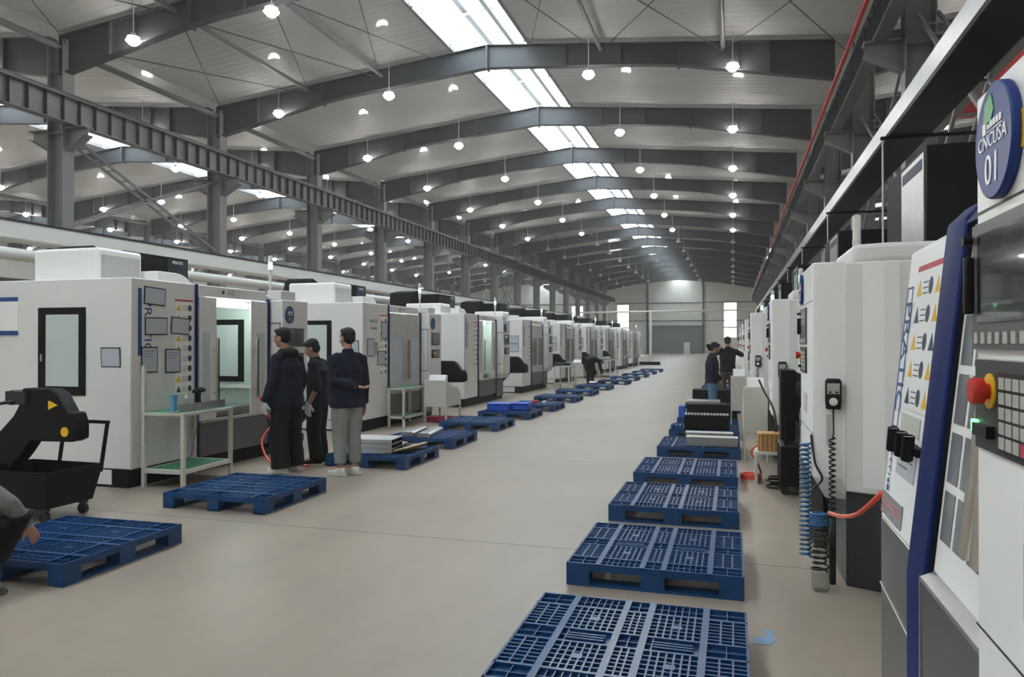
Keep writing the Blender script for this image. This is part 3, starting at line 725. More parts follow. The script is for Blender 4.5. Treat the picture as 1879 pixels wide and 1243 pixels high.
# ------------------------------------------------------------------ machining centres, right row
RL = 2.93
def machine_right(number):
    r = thing('machining_center', '', 'machine')
    def lean(z): return .13 * max(0, z - .8) / 1.2
    # leaning front: side profile extruded across the door zone
    prof = lambda y0, y1: [(y0, .8), (y0 + .13, 2.02), (y1, 2.08), (y1, .8)]
    MB().prism([(0, .8), (.13, 2.0), (.3, 2.1), (2.5, 2.12), (2.5, .8)], 0, 1.12, 'x').build('front_panel', 'whiter', r, bevel=.01)
    MB().prism([(.02, .8), (.15, 2.0), (.3, 2.1), (2.5, 2.12), (2.5, .8)], 1.12, 2.0, 'x').build('enclosure', 'white', r, bevel=.006)
    # chamfered near end
    pl = [(2.0, .06), (2.0, 2.5), (2.93, 2.5), (2.93, .28), (2.84, .05), (2.6, .05)]
    MB().prism(pl, .62, 2.12, 'z').build('end_cover', 'white', r, bevel=.012)
    MB().prism([(2.83, .045), (2.935, .27), (2.935, .36), (2.80, .04)], .66, 2.1, 'z').build('corner_trim', 'whiter', r)
    MB().prism([(2.0, .1), (2.0, 2.5), (2.9, 2.5), (2.9, .3), (2.82, .1)], 2.12, 2.24, 'z').build('top_step', 'white', r, bevel=.03)
    bs = MB(); bs.prism([(1.1, .05), (1.1, 2.45), (2.9, 2.45), (2.9, .26), (2.82, .06)], 0, .64, 'z'); bs.build('base', 'darkgrey', r, bevel=.008)
    MB().prism([(0, .0), (0, 2.45), (1.12, 2.45), (1.12, .0)], .02, .8, 'z').build('base_panel', 'apron', r, bevel=.006)
    MB().obox((.0, -.004, .5), (1.1, -.004, .42), .004, .006).build('seam_line', 'panelgrey', r)
    # blue strip, bent over the top of the door
    q = MB(); Lp = [(-.07, .40), (-.07, .8), (.06, 2.0), (.12, 2.06), (.2, 2.06), (.1, .8), (.1, .40)]
    q.prism(Lp, .86, 1.08, 'x'); q.build('blue_strip', 'blue', r, bevel=.008, seg=2)
    q = MB(); q.prism([(.05, 1.97), (.11, 2.05), (.22, 2.05), (.2, 1.97)], 1.08, 1.95, 'x'); q.build('blue_top_strip', 'blue', r, bevel=.015)
    MB().prism([(-.055, .42), (-.055, .8), (.07, 1.97), (.1, 1.97), (.0, .8), (.0, .42)], 1.08, 1.092, 'x').build('seal', 'black', r)
    # door with window grid
    d = MB(); dx0, dx1 = 1.092, 1.92
    def Y(z, o=0): return -.045 + .108 * (z - .8) + o
    d.prism([(Y(.8), .8), (Y(1.97), 1.97), (Y(1.97) + .03, 1.97), (Y(.8) + .03, .8)], dx0, dx1, 'x'); do = d.build('door', 'whiter', r)
    pn = MB(); z = 1.0
    rows = 5; ph = .155; gap = .028
    for k in range(rows):
        za = .98 + k * (ph + gap); zb = za + ph
        for c in range(3):
            xa = 1.12 + c * .137; xb = xa + .108
            pn.add([(xa, Y(za) - .002, za), (xb, Y(za) - .002, za), (xb, Y(zb) - .002, zb), (xa, Y(zb) - .002, zb)], [(0, 1, 2, 3)])
    pn.build('window_pane', 'panegrey', do)
    for c, x in enumerate((1.545, 1.64)):
        MB().tube([(x, Y(1.03) - .05, 1.03), (x, Y(1.045) - .05, 1.045), (x, Y(1.85) - .05, 1.85), (x, Y(1.87) - .05, 1.87)], [.01, .018, .018, .01], 14).build('handle', 'chrome', do, smooth='auto')
    hb = MB()
    for x in (1.545, 1.64):
        for z in (1.12, 1.75): hb = MB().box(x - .01, x + .01, Y(z) - .05, Y(z), z - .01, z + .01).build('handle_bracket', 'chrome', do)
    ap = MB(); ap.box(1.10, 1.9, -.075, .02, .05, .84); ap.build('apron', 'apron', r, bevel=.004)
    MB().prism([(-.08, .84), (-.078, .852), (-.03, .875), (-.03, .84)], 1.10, 1.9, 'x').build('drip_edge', 'alu', r)
    MB().box(1.088, 1.098, -.08, .0, .05, .85).build('edge_trim', 'alu', r)
    # printing and stickers on the leaning panel
    def lean_obj(o): o.rotation_euler = (o.rotation_euler[0] - math.atan(.13 / 1.2), o.rotation_euler[1], o.rotation_euler[2])
    hold = MB().box(.0, .10, -.003, 0, .42, 1.05).build('blue_bar', 'inkblue', r, loc=(0.02, 0, .8)); lean_obj(hold)
    wb = MB().box(.0, .075, -.004, -.003, .43, 1.04).build('bar_field', 'whiter', hold); wb.location.x = .028
    text_part('lettering', 'PRATIC', .13, 'inkblue', hold, (.075, -.005, .74), (PI / 2, PI / 2, 0), 1.15)
    text_part('lettering', 'PYT16B50', .06, 'inkblue', hold, (.06, -.004, .2), (PI / 2, PI / 2, 0), .95)
    ws = warning_strip(r, .2, .78, .52, 1.14, 5, 2); ws.location = (0, -.001, .8); lean_obj(ws)
    ws2 = MB().box(.3, .62, -.003, 0, .42, .50, 0).box(.3, .62, -.003, 0, .24, .40, 1).box(.34, .5, -.004, -.003, .28, .285, 2).box(.34, .58, -.004, -.003, .31, .315, 2).box(.34, .55, -.004, -.003, .35, .355, 2).build('rating_label', ['cream', 'paper', 'ink'], r, loc=(-.1, -.001, .8)); lean_obj(ws2)
    pl_ = MB().box(.01, .4, -.003, 0, .0, .1, 0).box(.03, .38, -.004, -.003, .04, .046, 1).box(.03, .38, -.004, -.003, .065, .07, 1).build('maker_plate', ['alu', 'inkred'], r, loc=(0, 0, .83)); lean_obj(pl_)
    # control console
    k = MB(); k.prism([(1.90, -.14), (2.78, -.14), (2.80, -.11), (2.82, .06), (1.90, .06)], .70, 2.13, 'z'); ko = k.build('control_console', 'whiter', r, bevel=.008)
    kb = MB(); kb.loft([[(1.90, -.14, .7), (2.80, -.14, .7), (2.83, .12, .7), (1.90, .12, .7)], [(1.97, -.06, .56), (2.76, -.06, .56), (2.80, .12, .56), (1.97, .12, .56)]]); kb.build('console_foot', 'white', r)
    for z in (1.875, .985): MB().box(1.897, 2.79, -.142, -.14, z, z + .004).build('panel_seam', 'darkgrey', ko)
    mb = MB().box(1.905, 2.40, -.15, -.14, 1.585, 1.85)
    for i in range(10): mb.box(1.925 + i * .044, 1.948 + i * .044, -.153, -.15, 1.597, 1.62, 1)
    mo = mb.build('monitor', ['bezel', 'key'], ko)
    MB().box(1.945, 2.36, -.152, -.15, 1.64, 1.825).build('screen', 'screen', mo)
    MB().box(1.9, 1.918, -.168, -.15, 1.66, 1.785).build('hinge_grip', 'black2', mo, bevel=.005)
    MB().tube([(1.903, -.15, 1.82), (1.903, -.168, 1.82)], .01, 8).build('knob', 'black2', mo, smooth='auto')
    kp = MB().box(1.915, 2.40, -.148, -.14, 1.375, 1.565).build('keypad', 'darkgrey', ko, bevel=.002)
    kk = MB().box(2.07, 2.39, -.152, -.148, 1.385, 1.54)
    for i in range(8):
        for j in range(5): kk.box(2.08 + i * .038, 2.11 + i * .038, -.154, -.152, 1.392 + j * .029, 1.415 + j * .029, 2 if (i, j) in ((3, 0), (5, 2)) else (3 if (i, j) == (4, 0) else 1))
    kk.build('key_field', ['black2', 'key', 'inkred', 'green'], kp)
    n = 24
    MB().prism([(.034 * math.cos(2 * PI * i / n), .036 * math.sin(2 * PI * i / n)) for i in range(n)], -.004, 0, 'y').build('yellow_plate', 'yellow', kp, loc=(2.015, -.148, 1.50))
    MB().lathe([(.016, 0), (.017, .012), (.026, .014), (.028, .03), (.025, .037), (.01, .038)], n=20).build('stop_button', 'redbtn', kp, loc=(2.015, -.148, 1.50), smooth='auto').rotation_euler = (PI / 2, 0, 0)
    MB().box(1.925, 1.945, -.16, -.148, 1.41, 1.435).build('green_key', 'greenkey', kp, bevel=.002)
    MB().box(1.95, 2.04, -.164, -.148, 1.405, 1.43).build('selector', 'black2', kp)
    MB().box(2.17, 2.4, -.142, -.14, 1.09, 1.23).build('recess', 'panelgrey', ko)
    bd = badge(ko, 2.07, -.14, 1.998, .108, number, 'navybadge', .115)
    MB().box(.08, .12, -.004, 0, -.04, .03).build('yellow_card', 'yellow', bd)
    MB().prism([(-.05, .045), (-.012, .035), (.012, .06), (-.005, .095), (-.04, .08)], -.0215, -.02, 'y').build('green_leaf', 'green', bd)
    # handwheel on the near face of the console
    hwr = MB(); hwr.prism([(-.045, -.1), (.045, -.1), (.05, -.05), (.05, .08), (.04, .1), (-.04, .1), (-.05, .08), (-.05, -.05)], -.025, .025, 'y')
    ho = hwr.build('hand_pendant', 'black2', r, loc=(2.85, -.02, 1.26), bevel=.008); ho.rotation_euler = (0, 0, PI / 2 - .1)
    MB().box(-.038, .038, -.028, -.025, .0, .07).build('pendant_face', 'key', ho)
    MB().lathe([(.026, 0), (.026, .015), (.012, .018)], n=16).build('dial', 'lensoff', ho, loc=(0, -.025, -.05), smooth='auto').rotation_euler = (PI / 2, 0, 0)
    for sx_ in (-.02, .02): MB().lathe([(.008, 0), (.008, .012)], n=8).build('knob', 'black2', ho, loc=(sx_, -.027, .012)).rotation_euler = (PI / 2, 0, 0)
    cb = [(2.85, -.02, 1.16), (2.86, -.02, 1.0)]
    for i in range(120):
        z = .98 - i * .0045; a = i * .8; cb.append((2.87 + .018 * math.cos(a), -.03 + .018 * math.sin(a), z))
    MB().tube(cb, .006, 6).build('coiled_cable', 'rubber', r, smooth=True)
    MB().tube([(2.87, -.03, .46), (2.87, -.03, .02)], .022, 10).build('cable_duct', 'rubber', r, smooth=True)
    MB().box(2.822, 2.826, -.06, -.03, .92, 1.12).build('slot', 'panelgrey', r)
    # rear tower with tool magazine housing
    MB().box(.3, 2.6, .9, 2.3, 2.1, 2.45).build('roof_cover', 'white', r, bevel=.05, seg=3)
    mg = MB().box(.55, 2.0, .72, 1.6, 2.3, 3.06).build('tool_magazine', 'black', r, bevel=.01)
    mgp = MB().box(1.2, 1.95, .712, .72, 2.36, 3.02).build('magazine_poster', 'alu', mg); 
    MB().box(1.25, 1.9, .709, .712, 2.9, 2.98).build('poster_writing', 'ink', mgp)
    tower_light(r, 1.78, .28, 2.06, number == '03')
    return r
def place_right(r, yfar, x, label): r.location = (x, yfar, 0); r.rotation_euler = (0, 0, -PI / 2); r['label'] = label; r['group'] = 'machining centers in the right row'
mr1 = machine_right('01'); place_right(mr1, 3.73, .65, 'white machining center with blue badge 01 filling the right edge')
tw = [o for o in mr1.children if o.name.startswith('tool_magazine') or o.name.startswith('roof_cover')]
for o in tw:
    for c in list(o.children_recursive): bpy.data.objects.remove(c)
    bpy.data.objects.remove(o)
mr2 = machine_right('02'); place_right(mr2, 8.08, .65, 'white machining center just behind the nearest right one')
mr3 = freeze(machine_right('03'))
for k in range(1, 8):
    q = mr3 if k == 1 else dup(mr3, skip=() if k < 3 else ('warning_sticker', 'rating_label', 'coiled_cable'))
    place_right(q, 8.08 + 4.35 * k, .65 - [0, .05, .2, .24, .26, .28, .28, .28][k], 'white machining center, %s from the camera in the right row' % ORD[k + 1])
# tool tubes on the near right machine panel
tt = thing('tool_tube_rack', 'three short black steel tubes clipped to near right machine panel', 'tool holder', (.66, 3.2, 1.2))
for k, dy in enumerate((.15, .0, -.12)):
    to = MB().tube([(-.03, dy + .025, -.045), (-.03, dy - .01, .045)], .022, 16).build('tube', 'black', tt, smooth='auto')
    MB().tube([(-.03, dy - .01, .0455), (-.03, dy - .01, .0465)], .017, 16).build('tube_mouth', 'chrome', to)
MB().box(-.01, .02, -.16, .2, -.03, .0).build('clip_plate', 'black', tt)

# ------------------------------------------------------------------ pallets
def pallet_mesh():
    W_, D_ = 1.12, 1.12; mb = MB(); Z0, Z1 = .118, .15
    xs = [0, .19, .225, .475, .51, .61, .645, .895, .93, 1.12]
    # long stiff bars in y
    for xa in (.19, .475, .61, .895): mb.box(xa, xa + .035, 0, D_, Z0, Z1)
    for ya, yb in ((0, .012), (.155, .175), (.47, .485), (.635, .65), (.945, .965), (1.108, 1.12)): mb.box(0, W_, ya, yb, Z0, Z1 - .001)
    for xa in (0, W_ - .012): mb.box(xa, xa + .012, 0, D_, Z0, Z1 - .001)
    def cells(xa, xb, ya, yb, nx, ny, t=.009, z0=Z0 + .004, z1=Z1 - .002):
        for i in range(1, nx): x = xa + (xb - xa) * i / nx; mb.box(x - t / 2, x + t / 2, ya, yb, z0, z1)
        for j in range(1, ny): y = ya + (yb - ya) * j / ny; mb.box(xa, xb, y - t / 2, y + t / 2, z0, z1 - .001)
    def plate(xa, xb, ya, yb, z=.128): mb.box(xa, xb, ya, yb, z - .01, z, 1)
    colsx = ((.012, .19, 3), (.225, .475, 7), (.51, .61, 3), (.645, .895, 7), (.93, 1.108, 3))
    for ya, yb in ((.175, .47), (.65, .945)):
        for xa, xb, nx in colsx: cells(xa, xb, ya, yb, nx, 6 if nx > 3 else 7)
        for xa in (.33, .75): mb.box(xa, xa + .05, (ya + yb) / 2 - .025, (ya + yb) / 2 + .025, Z0, Z1 - .001)
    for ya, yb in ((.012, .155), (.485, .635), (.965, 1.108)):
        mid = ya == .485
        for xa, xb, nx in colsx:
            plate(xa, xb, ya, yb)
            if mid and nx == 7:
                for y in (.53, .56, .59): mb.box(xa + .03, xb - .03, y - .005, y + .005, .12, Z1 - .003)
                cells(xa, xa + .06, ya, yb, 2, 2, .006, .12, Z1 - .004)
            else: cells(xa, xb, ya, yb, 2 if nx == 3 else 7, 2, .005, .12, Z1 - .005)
    # skirt and feet
    for y in (0, .5, 1.0):
        for x in (0, .485, .97): mb.box(x, x + .15, y, y + .12, .0, .118)
    for y in (0, .5, 1.0):
        mb.box(0, W_, y + .003, y + .117, .0, .018)
        mb.box(.15, .97, y + .001, y + .012, .10, .118); mb.box(.15, .97, y + .108, y + .119, .10, .118)
    for x in (0, .485, .97): mb.box(x + .003, x + .147, .12, 1.0, .1, .118)
    return mb.mesh('plastic_pallet', ['pallet', 'palletdk'])
PM = pallet_mesh()
def pallet(x, y, rz, label, group, turn=False, s=1, z=0):
    o = bpy.data.objects.new('plastic_pallet', PM); COL.objects.link(o)
    o.rotation_euler = (0, 0, rz + (PI / 2 if turn else 0)); o.location = (x + (1.12 if turn else 0), y, z); o.scale = (s, s, 1)
    return tag(o, label, 'pallet', group)
GR, GL = 'blue pallets in the right row', 'blue pallets in the left row'
RP = [(-1.05, 3.03, 0, 'blue plastic pallet in the right row, nearest and cut by the frame'), (-1.055, 4.76, 0, 'empty blue pallet second from the camera in the right row'),
      (-1.07, 6.56, 0, 'empty blue pallet third from the camera in the right row'), (-1.07, 8.27, 0, 'empty blue pallet fourth from camera, before the silver boxes'),
      (-1.02, 10.42, 0, 'blue pallet carrying two silver aluminium boxes'), (-1.02, 12.42, 0, 'blue pallet under the black trough with bright caps'),
      (-1.03, 14.4, 0, 'blue pallet under the long black case'), (-.96, 17.2, 0, 'blue pallet at the feet of the standing woman'),
      (-.96, 20.0, 0, 'blue pallet with a pale sheet beyond the woman'), (-.98, 22.6, 0, 'blue pallet beside the far standing man'), (-.98, 24.6, 0, 'blue pallet beyond the far standing man'), (-.98, 27.0, 0, 'farthest blue pallet in the right row')]
for x, y, a, lb in RP: pallet(x, y, a, lb, GR)
LP_ = [(-5.3, 3.75, .03, 'blue pallet on the left nearest the camera, beside the crouching person'), (-5.27, 5.86, .02, 'empty blue pallet in front of the machine with badge 11'),
       (-5.05, 8.42, 0, 'blue pallet with stacked grey profiles and wooden strips'), (-5.13, 10.25, 0, 'blue pallet carrying silver covers beside the white table'),
       (-5.15, 12.5, 0, 'empty blue pallet beside the white hopper'), (-5.12, 14.55, 0, 'blue pallet carrying the bright blue crates'),
       (-5.05, 16.45, 0, 'blue pallet with small red and white parts'), (-5.1, 19.0, 0, 'blue pallet fourth beyond the white hopper'),
       (-5.1, 21.5, 0, 'blue pallet fifth beyond the white hopper'), (-5.05, 24.2, 0, 'blue pallet just before the bending person'), (-4.9, 27.6, 0, 'blue pallet just past the bending person'),
       (-4.9, 30.5, 0, 'second blue pallet past the bending person'), (-4.85, 33.5, 0, 'third blue pallet past the bending person'), (-4.8, 36.6, 0, 'fourth blue pallet past the bending person'), (-4.75, 39.6, 0, 'farthest blue pallet in the left row')]
for x, y, a, lb in LP_: pallet(x, y, a, lb, GL, turn=True)

# ------------------------------------------------------------------ tables with goods
def work_table(L_, D_, H_, tall=True):
    r = thing('work_table', '', 'table')
    for i, (x, y) in enumerate(((0, 0), (L_, 0), (0, D_), (L_, D_))):
        MB().box(x - .02, x + .02, y - .02, y + .02, 0, (H_ + .55 if (tall and i == 2) else H_)).build('leg', 'cream', r)
    tp = MB().box(-.02, L_ + .02, -.02, D_ + .02, H_, H_ + .035).build('tabletop', 'cream', r, bevel=.004)
    MB().box(.0, L_, .0, D_, H_ + .035, H_ + .04).build('top_mat', 'greenmat', r)
    sh = MB().box(-.02, L_ + .02, -.02, D_ + .02, .16, .2).build('shelf', 'cream', r)
    MB().box(.05, L_ - .05, .04, D_ - .04, .2, .205).build('shelf_mat', 'greenmat', r)
    return r
t1 = work_table(.84, .5, .79); t1.location = (-5.72, 6.63, 0); t1.rotation_euler = (0, 0, PI / 2 + .05); t1['label'] = 'cream two tier table with green mats beside the open machine'; t1['group'] = 'two tier tables'
t2 = work_table(.92, .3, .7, False); t2.location = (-5.9, 12.6, 0); t2.rotation_euler = (0, 0, PI / 2); t2['label'] = 'cream two tier table beside the closed second machine'; t2['group'] = 'two tier tables'
t3 = work_table(.9, .5, .75, False); t3.location = (-5.3, 24.3, 0); t3.rotation_euler = (0, 0, PI / 2); t3['label'] = 'cream table just before the bending person'; t3['group'] = 'two tier tables'
t4 = work_table(2.2, .6, .75, False); t4.location = (-5.3, 33.0, 0); t4.rotation_euler = (0, 0, PI / 2); t4['label'] = 'long cream table far down the left machine row'; t4['group'] = 'two tier tables'
zt_ = .83
pr = thing('aluminium_profile', 'long grey aluminium profile lying on the near cream table', 'metal profile', (-5.76, 6.62, zt_), PI / 2 + .05)
MB().box(0, .8, 0, .12, 0, .012).build('flange', 'alu', pr); MB().box(0, .8, 0, .01, .012, .09).build('web', 'alu', pr); 
cn = thing('blue_container', 'light blue square container on the near cream table', 'container', (-5.93, 6.72, zt_))
MB().box(-.03, .03, -.03, .03, 0, .16).build('body', 'skyblue', cn, bevel=.004); MB().box(-.032, .032, -.032, .032, .16, .19).build('lid', 'skyblue', cn, bevel=.004)
sg = thing('barcode_scanner', 'dark blue handheld scanner standing on the near cream table', 'scanner', (-5.9, 7.1, zt_), PI / 2)
MB().tube([(0, 0, .0), (0, 0, .06), (0, .01, .12), (0, .01, .19)], [(.05, .045), (.025, .025), (.022, .022), (.028, .026)], 12).build('handle', 'navy2', sg, smooth=True)
MB().tube([(-.09, .01, .2), (-.04, .01, .215), (.04, .01, .215), (.1, .01, .21)], [(.02, .018), (.032, .028), (.034, .03), (.02, .018)], 12).build('head', 'navy2', sg, smooth=True)
bo = thing('spray_bottle', 'small clear bottle with thin nozzle behind the profile', 'bottle', (-5.98, 6.98, zt_))
MB().lathe([(.03, 0), (.032, .02), (.032, .09), (.012, .12)], n=14).build('body', 'glass', bo, smooth='auto'); MB().lathe([(.014, .12), (.014, .15), (.004, .16), (.003, .27)], n=10).build('nozzle', 'lensoff', bo, smooth='auto')
for k, (xx, yy) in enumerate(((-5.7, 24.6), (-5.5, 24.9))):
    tag(MB().box(-.12, .12, -.2, .2, 0, .1).build('parts_tray', 'darkgrey', loc=(xx - .02, yy, .79), bevel=.01), 'dark parts tray on the table before the bending person, %s one' % ('rear', 'front')[k], 'tray', 'parts trays')
for k in range(4):
    tag(MB().box(-.1, .1, -.15, .15, 0, .12).build('parts_box', ['alu', 'cream', 'panelgrey', 'darkgrey'][k], loc=(-5.6, 33.4 + k * .48, .79), bevel=.01), '%s parts box on the long far cream table' % ['silver', 'cream', 'pale grey', 'dark grey'][k], 'box', 'boxes on the far table')

# hopper shaped discharge carts
def hopper():
    r = thing('part_collector', '', 'collector')
    MB().prism([(0, .38), (.95, .38), (.95, .62), (.75, .8), (.35, .86), (.05, 1.0), (0, 1.0)], -.28, .28, 'x').build('hopper_body', 'cream', r, bevel=.01)
    for x, y in ((-.26, .03), (.26, .03), (-.26, .92), (.26, .92)): MB().box(x - .02, x + .02, y - .02, y + .02, 0, .38).build('leg', 'cream', r)
    MB().prism([(.05, .95), (.2, .85), (.3, 1.1), (.18, 1.12)], -.2, .2, 'x').build('chute', 'white', r, bevel=.006)
    MB().box(.282, .286, .65, .9, .46, .54).build('label_plate', 'panelgrey', r)
    return r
h1 = hopper(); h1.location = (-5.6, 13.4, 0); h1.scale = (.85, .85, .85); h1['label'] = 'white part collector hopper beside the second left machine'; h1['group'] = 'part collectors'
freeze(h1)
dup(h1, (-5.5, 26.7, 0), 0, 'white part collector behind the bending person')
q = dup(h1, (.29, 10.35, 0), 0, 'cream part collector hopper in front of the third right machine'); q.scale = (.55, 1.2, 1)
q = dup(h1, (.1, 13.6, 0), 0, 'pale part collector beside the fourth right machine'); q.scale = (.5, 1.1, 1)
tag(MB().box(-.3, .3, -.2, .2, 0, .1).build('plastic_tray', 'pinkbox', loc=(-5.6, 13.8, .0), bevel=.02), 'magenta plastic tray under the white hopper', 'tray')

# ------------------------------------------------------------------ goods on pallets
ZP = .151
def brick(name, x, y, z, dx, dy, dz, m, label, cat, rz=0, group=None, bevel=.006):
    o = MB().box(-dx / 2, dx / 2, -dy / 2, dy / 2, 0, dz).build(name, m, loc=(x, y, z), bevel=bevel); o.rotation_euler = (0, 0, rz); return tag(o, label, cat, group)
def cover(x, y, z, L_, label, group, rz=0):
    r = thing('sheet_metal_cover', label, 'metal cover', (x, y, z), rz, group)
    MB().prism([(-.1, 0), (.1, 0), (.1, .05), (.07, .075), (-.07, .075), (-.1, .05)], -L_ / 2, L_ / 2, 'y').build('cover_shell', 'alu', r, bevel=.004)
    return r
for k, n_ in enumerate(('bottom', 'middle', 'top')):
    pr = thing('profile_bundle', 'grey profile bundle, %s of the stack behind the gray trousers' % n_, 'metal profile', (-4.62, 8.86, ZP + k * .062), PI / 2 + .1, 'stacked grey profiles')
    MB().box(-.22, .22, -.36, .36, 0, .058).build('profile_body', 'panelgrey', pr, bevel=.004)
    q = MB()
    for j in range(9): q.box(-.2 + j * .045, -.175 + j * .045, -.372, -.36, .008, .05)
    q.build('open_ends', 'black', pr)
cover(-4.75, 9.25, ZP, .9, 'long white roll lying behind the stacked grey profiles', 'covers', PI / 2)
for k in range(5):
    o = brick('wooden_strip', -4.2 + k * .03, 8.95 + .03 * k, ZP + .006 + k * .013, .07, .62, .012, 'wood', 'bare wooden strip on the profile pallet, %s from the bottom' % ('first', 'second', 'third', 'fourth', 'fifth')[k], 'wood strip', -.35 + .07 * k, 'wooden strips', .002)
for k in range(4):
    brick('dark_strip', -4.42 + k * .045, 9.3, ZP, .04, .5, .03, 'darkgrey', 'dark metal strip beside the wooden strips, %s from left' % ('first', 'second', 'third', 'fourth')[k], 'metal strip', -.6, 'dark strips', .002)
cover(-4.85, 10.75, ZP, .8, 'silver cover on left side of the table pallet', 'covers', .15)
cover(-4.55, 10.7, ZP, .85, 'wide silver cover on right side of the table pallet', 'covers', .15)
for x, y, s_, lb in ((-4.75, 14.95, 1, 'bright blue plastic crate, the left one on its pallet'), (-4.35, 15.15, .8, 'smaller bright blue crate, the right one on its pallet')):
    r = thing('plastic_crate', lb, 'crate', (x, y, ZP), 0, 'bright blue crates')
    MB().box(-.24 * s_, .24 * s_, -.2, .2, 0, .13).build('crate_body', 'crateblue', r, bevel=.02); MB().box(-.26 * s_, .26 * s_, -.22, .22, .13, .155).build('lid', 'crateblue', r, bevel=.008)
brick('machine_part', -4.5, 16.9, ZP, .14, .12, .06, 'redbtn', 'small red part on the pallet beyond the blue crates', 'part')
brick('machine_part', -4.3, 17.0, ZP, .1, .1, .05, 'lensoff', 'small white part beside the red part', 'part')
brick('parts_bag', -4.6, 25.0, ZP, .3, .2, .1, 'alu', 'silver wrapped parcel on pallet by the bending person', 'parcel', 0, None, .03)
# right row
def alu_box(x, y, z, L_, H_, label):
    r = thing('aluminium_box', label, 'box', (x, y, z), .015, 'silver aluminium boxes')
    MB().box(0, L_, 0, .2, 0, H_).build('box_body', 'alu', r, bevel=.003); MB().box(-.005, L_ + .005, -.005, .205, H_, H_ + .008).build('top_edge', 'white_metal', r)
alu_box(-.62, 10.55, ZP, .68, .12, 'silver aluminium box at the front of its pallet')
alu_box(-.66, 10.98, ZP, .66, .13, 'silver aluminium box behind the front one')
def trough(x, y, L_, H_, D_, label, caps, m='black'):
    r = thing('black_trough', label, 'trough', (x, y, ZP), 0, 'black troughs on pallets')
    MB().box(0, L_, 0, D_, 0, H_).build('trough_body', m, r, bevel=.008)
    if caps:
        q = MB()
        for j in range(14): q.lathe([(.018, 0), (.018, .03), (.01, .034)], (.03 + j * (L_ - .06) / 13, .04, H_), 8)
        q.build('silver_caps', 'lensoff', r)
    return r
trough(-.78, 12.55, .72, .24, .35, 'black trough topped with a line of bright caps', True)
trough(-.85, 14.45, .92, .26, .4, 'long black case on the seventh right pallet', False)
trough(-1.0, 16.5, .85, .12, .35, 'low black case right before the woman', False)
trough(-.9, 17.5, .85, .35, .5, 'tall black case beyond the woman', False)
brick('blue_box', -.94, 14.6, ZP, .12, .35, .22, 'crateblue', 'bright blue box at left end of the long black case', 'box')
cover(-.55, 14.7, ZP + .262, .62, 'silver cover lying on the long black case', 'covers', PI / 2)
brick('parts_bag', -.3, 16.6, ZP, .2, .16, .1, 'wood', 'small brown parcel by the feet of the woman', 'parcel', 0, None, .03)
brick('white_sheet', .0, 16.6, ZP, .3, .4, .02, 'white_metal', 'white sheet lying right of the brown parcel', 'sheet')
for i in range(6):
    tag(MB().lathe([(.028, 0), (.03, .02), (.03, .07), (.015, .085)], n=12).build('clear_jar', 'skyglass' if 0 else 'hose_blue', loc=(-.97 + (i % 3) * .07, 12.5 + (i // 3) * .1, ZP), smooth='auto'), 'small blue jar left of the capped trough, %s of its cluster' % ('front left', 'front middle', 'front right', 'rear left', 'rear middle', 'rear right')[i], 'jar', 'small blue jars')
brick('gray_cabinet', -6.05, 103.6, 0, .8, .5, 1.55, 'white_metal', 'small white cabinet standing before the roller door', 'cabinet')

# black conveyor unit between the second and third right machines
rc_ = thing('chip_conveyor', 'tall black conveyor and bin beside the second right machine', 'conveyor', (.62, 8.72, 0), 0, 'chip conveyors')
MB().box(-.13, .02, -.35, .0, .55, 1.3).build('conveyor_head', 'black', rc_, bevel=.01)
MB().prism([(.02, 1.28), (.5, 1.1), (.5, .5), (.02, .75)], -.35, -.05, 'y').build('conveyor_body', 'black2', rc_, bevel=.01)
MB().tube([(.1, -.4, 1.1), (.1, -.2, 1.16)], .09, 12).build('drive_motor', 'darkgrey', rc_, smooth='auto')
bn = MB().box(-.15, .4, -.6, .0, .1, .52).build('bin', 'black', rc_, bevel=.01)
for x, y in ((-.1, -.5), (-.1, -.1), (.3, -.5), (.3, -.1)): MB().tube([(x, y - .015, .045), (x, y + .015, .045)], .045, 12).build('caster', 'rubber', rc_, smooth='auto')
MB().box(-.11, -.08, -.57, -.54, .5, .82).build('push_handle', 'black', rc_)
st_ = thing('white_stand', 'low white stand carrying the amber rack by right machines', 'stand', (.4, 8.95, 0))
MB().box(-.16, .2, -.2, .2, .33, .36).build('stand_top', 'white_metal', st_)
for x, y in ((-.15, -.19), (.19, -.19), (-.15, .19), (.19, .19)): MB().box(x - .015, x + .015, y - .015, y + .015, 0, .33).build('leg', 'white_metal', st_)
MB().box(-.165, -.155, -.2, .2, 0, .33).build('side_plate', 'white_metal', st_)
oc = thing('amber_rack', 'amber ribbed plastic rack on the low white stand', 'rack', (.4, 8.95, .361))
MB().box(-.13, .17, -.14, .14, 0, .2).build('rack_body', 'orange', oc, bevel=.006)
q = MB()
for k in range(6): q.box(-.11 + k * .048, -.09 + k * .048, -.15, -.14, .01, .19)
q.build('ribs', 'wood', oc)

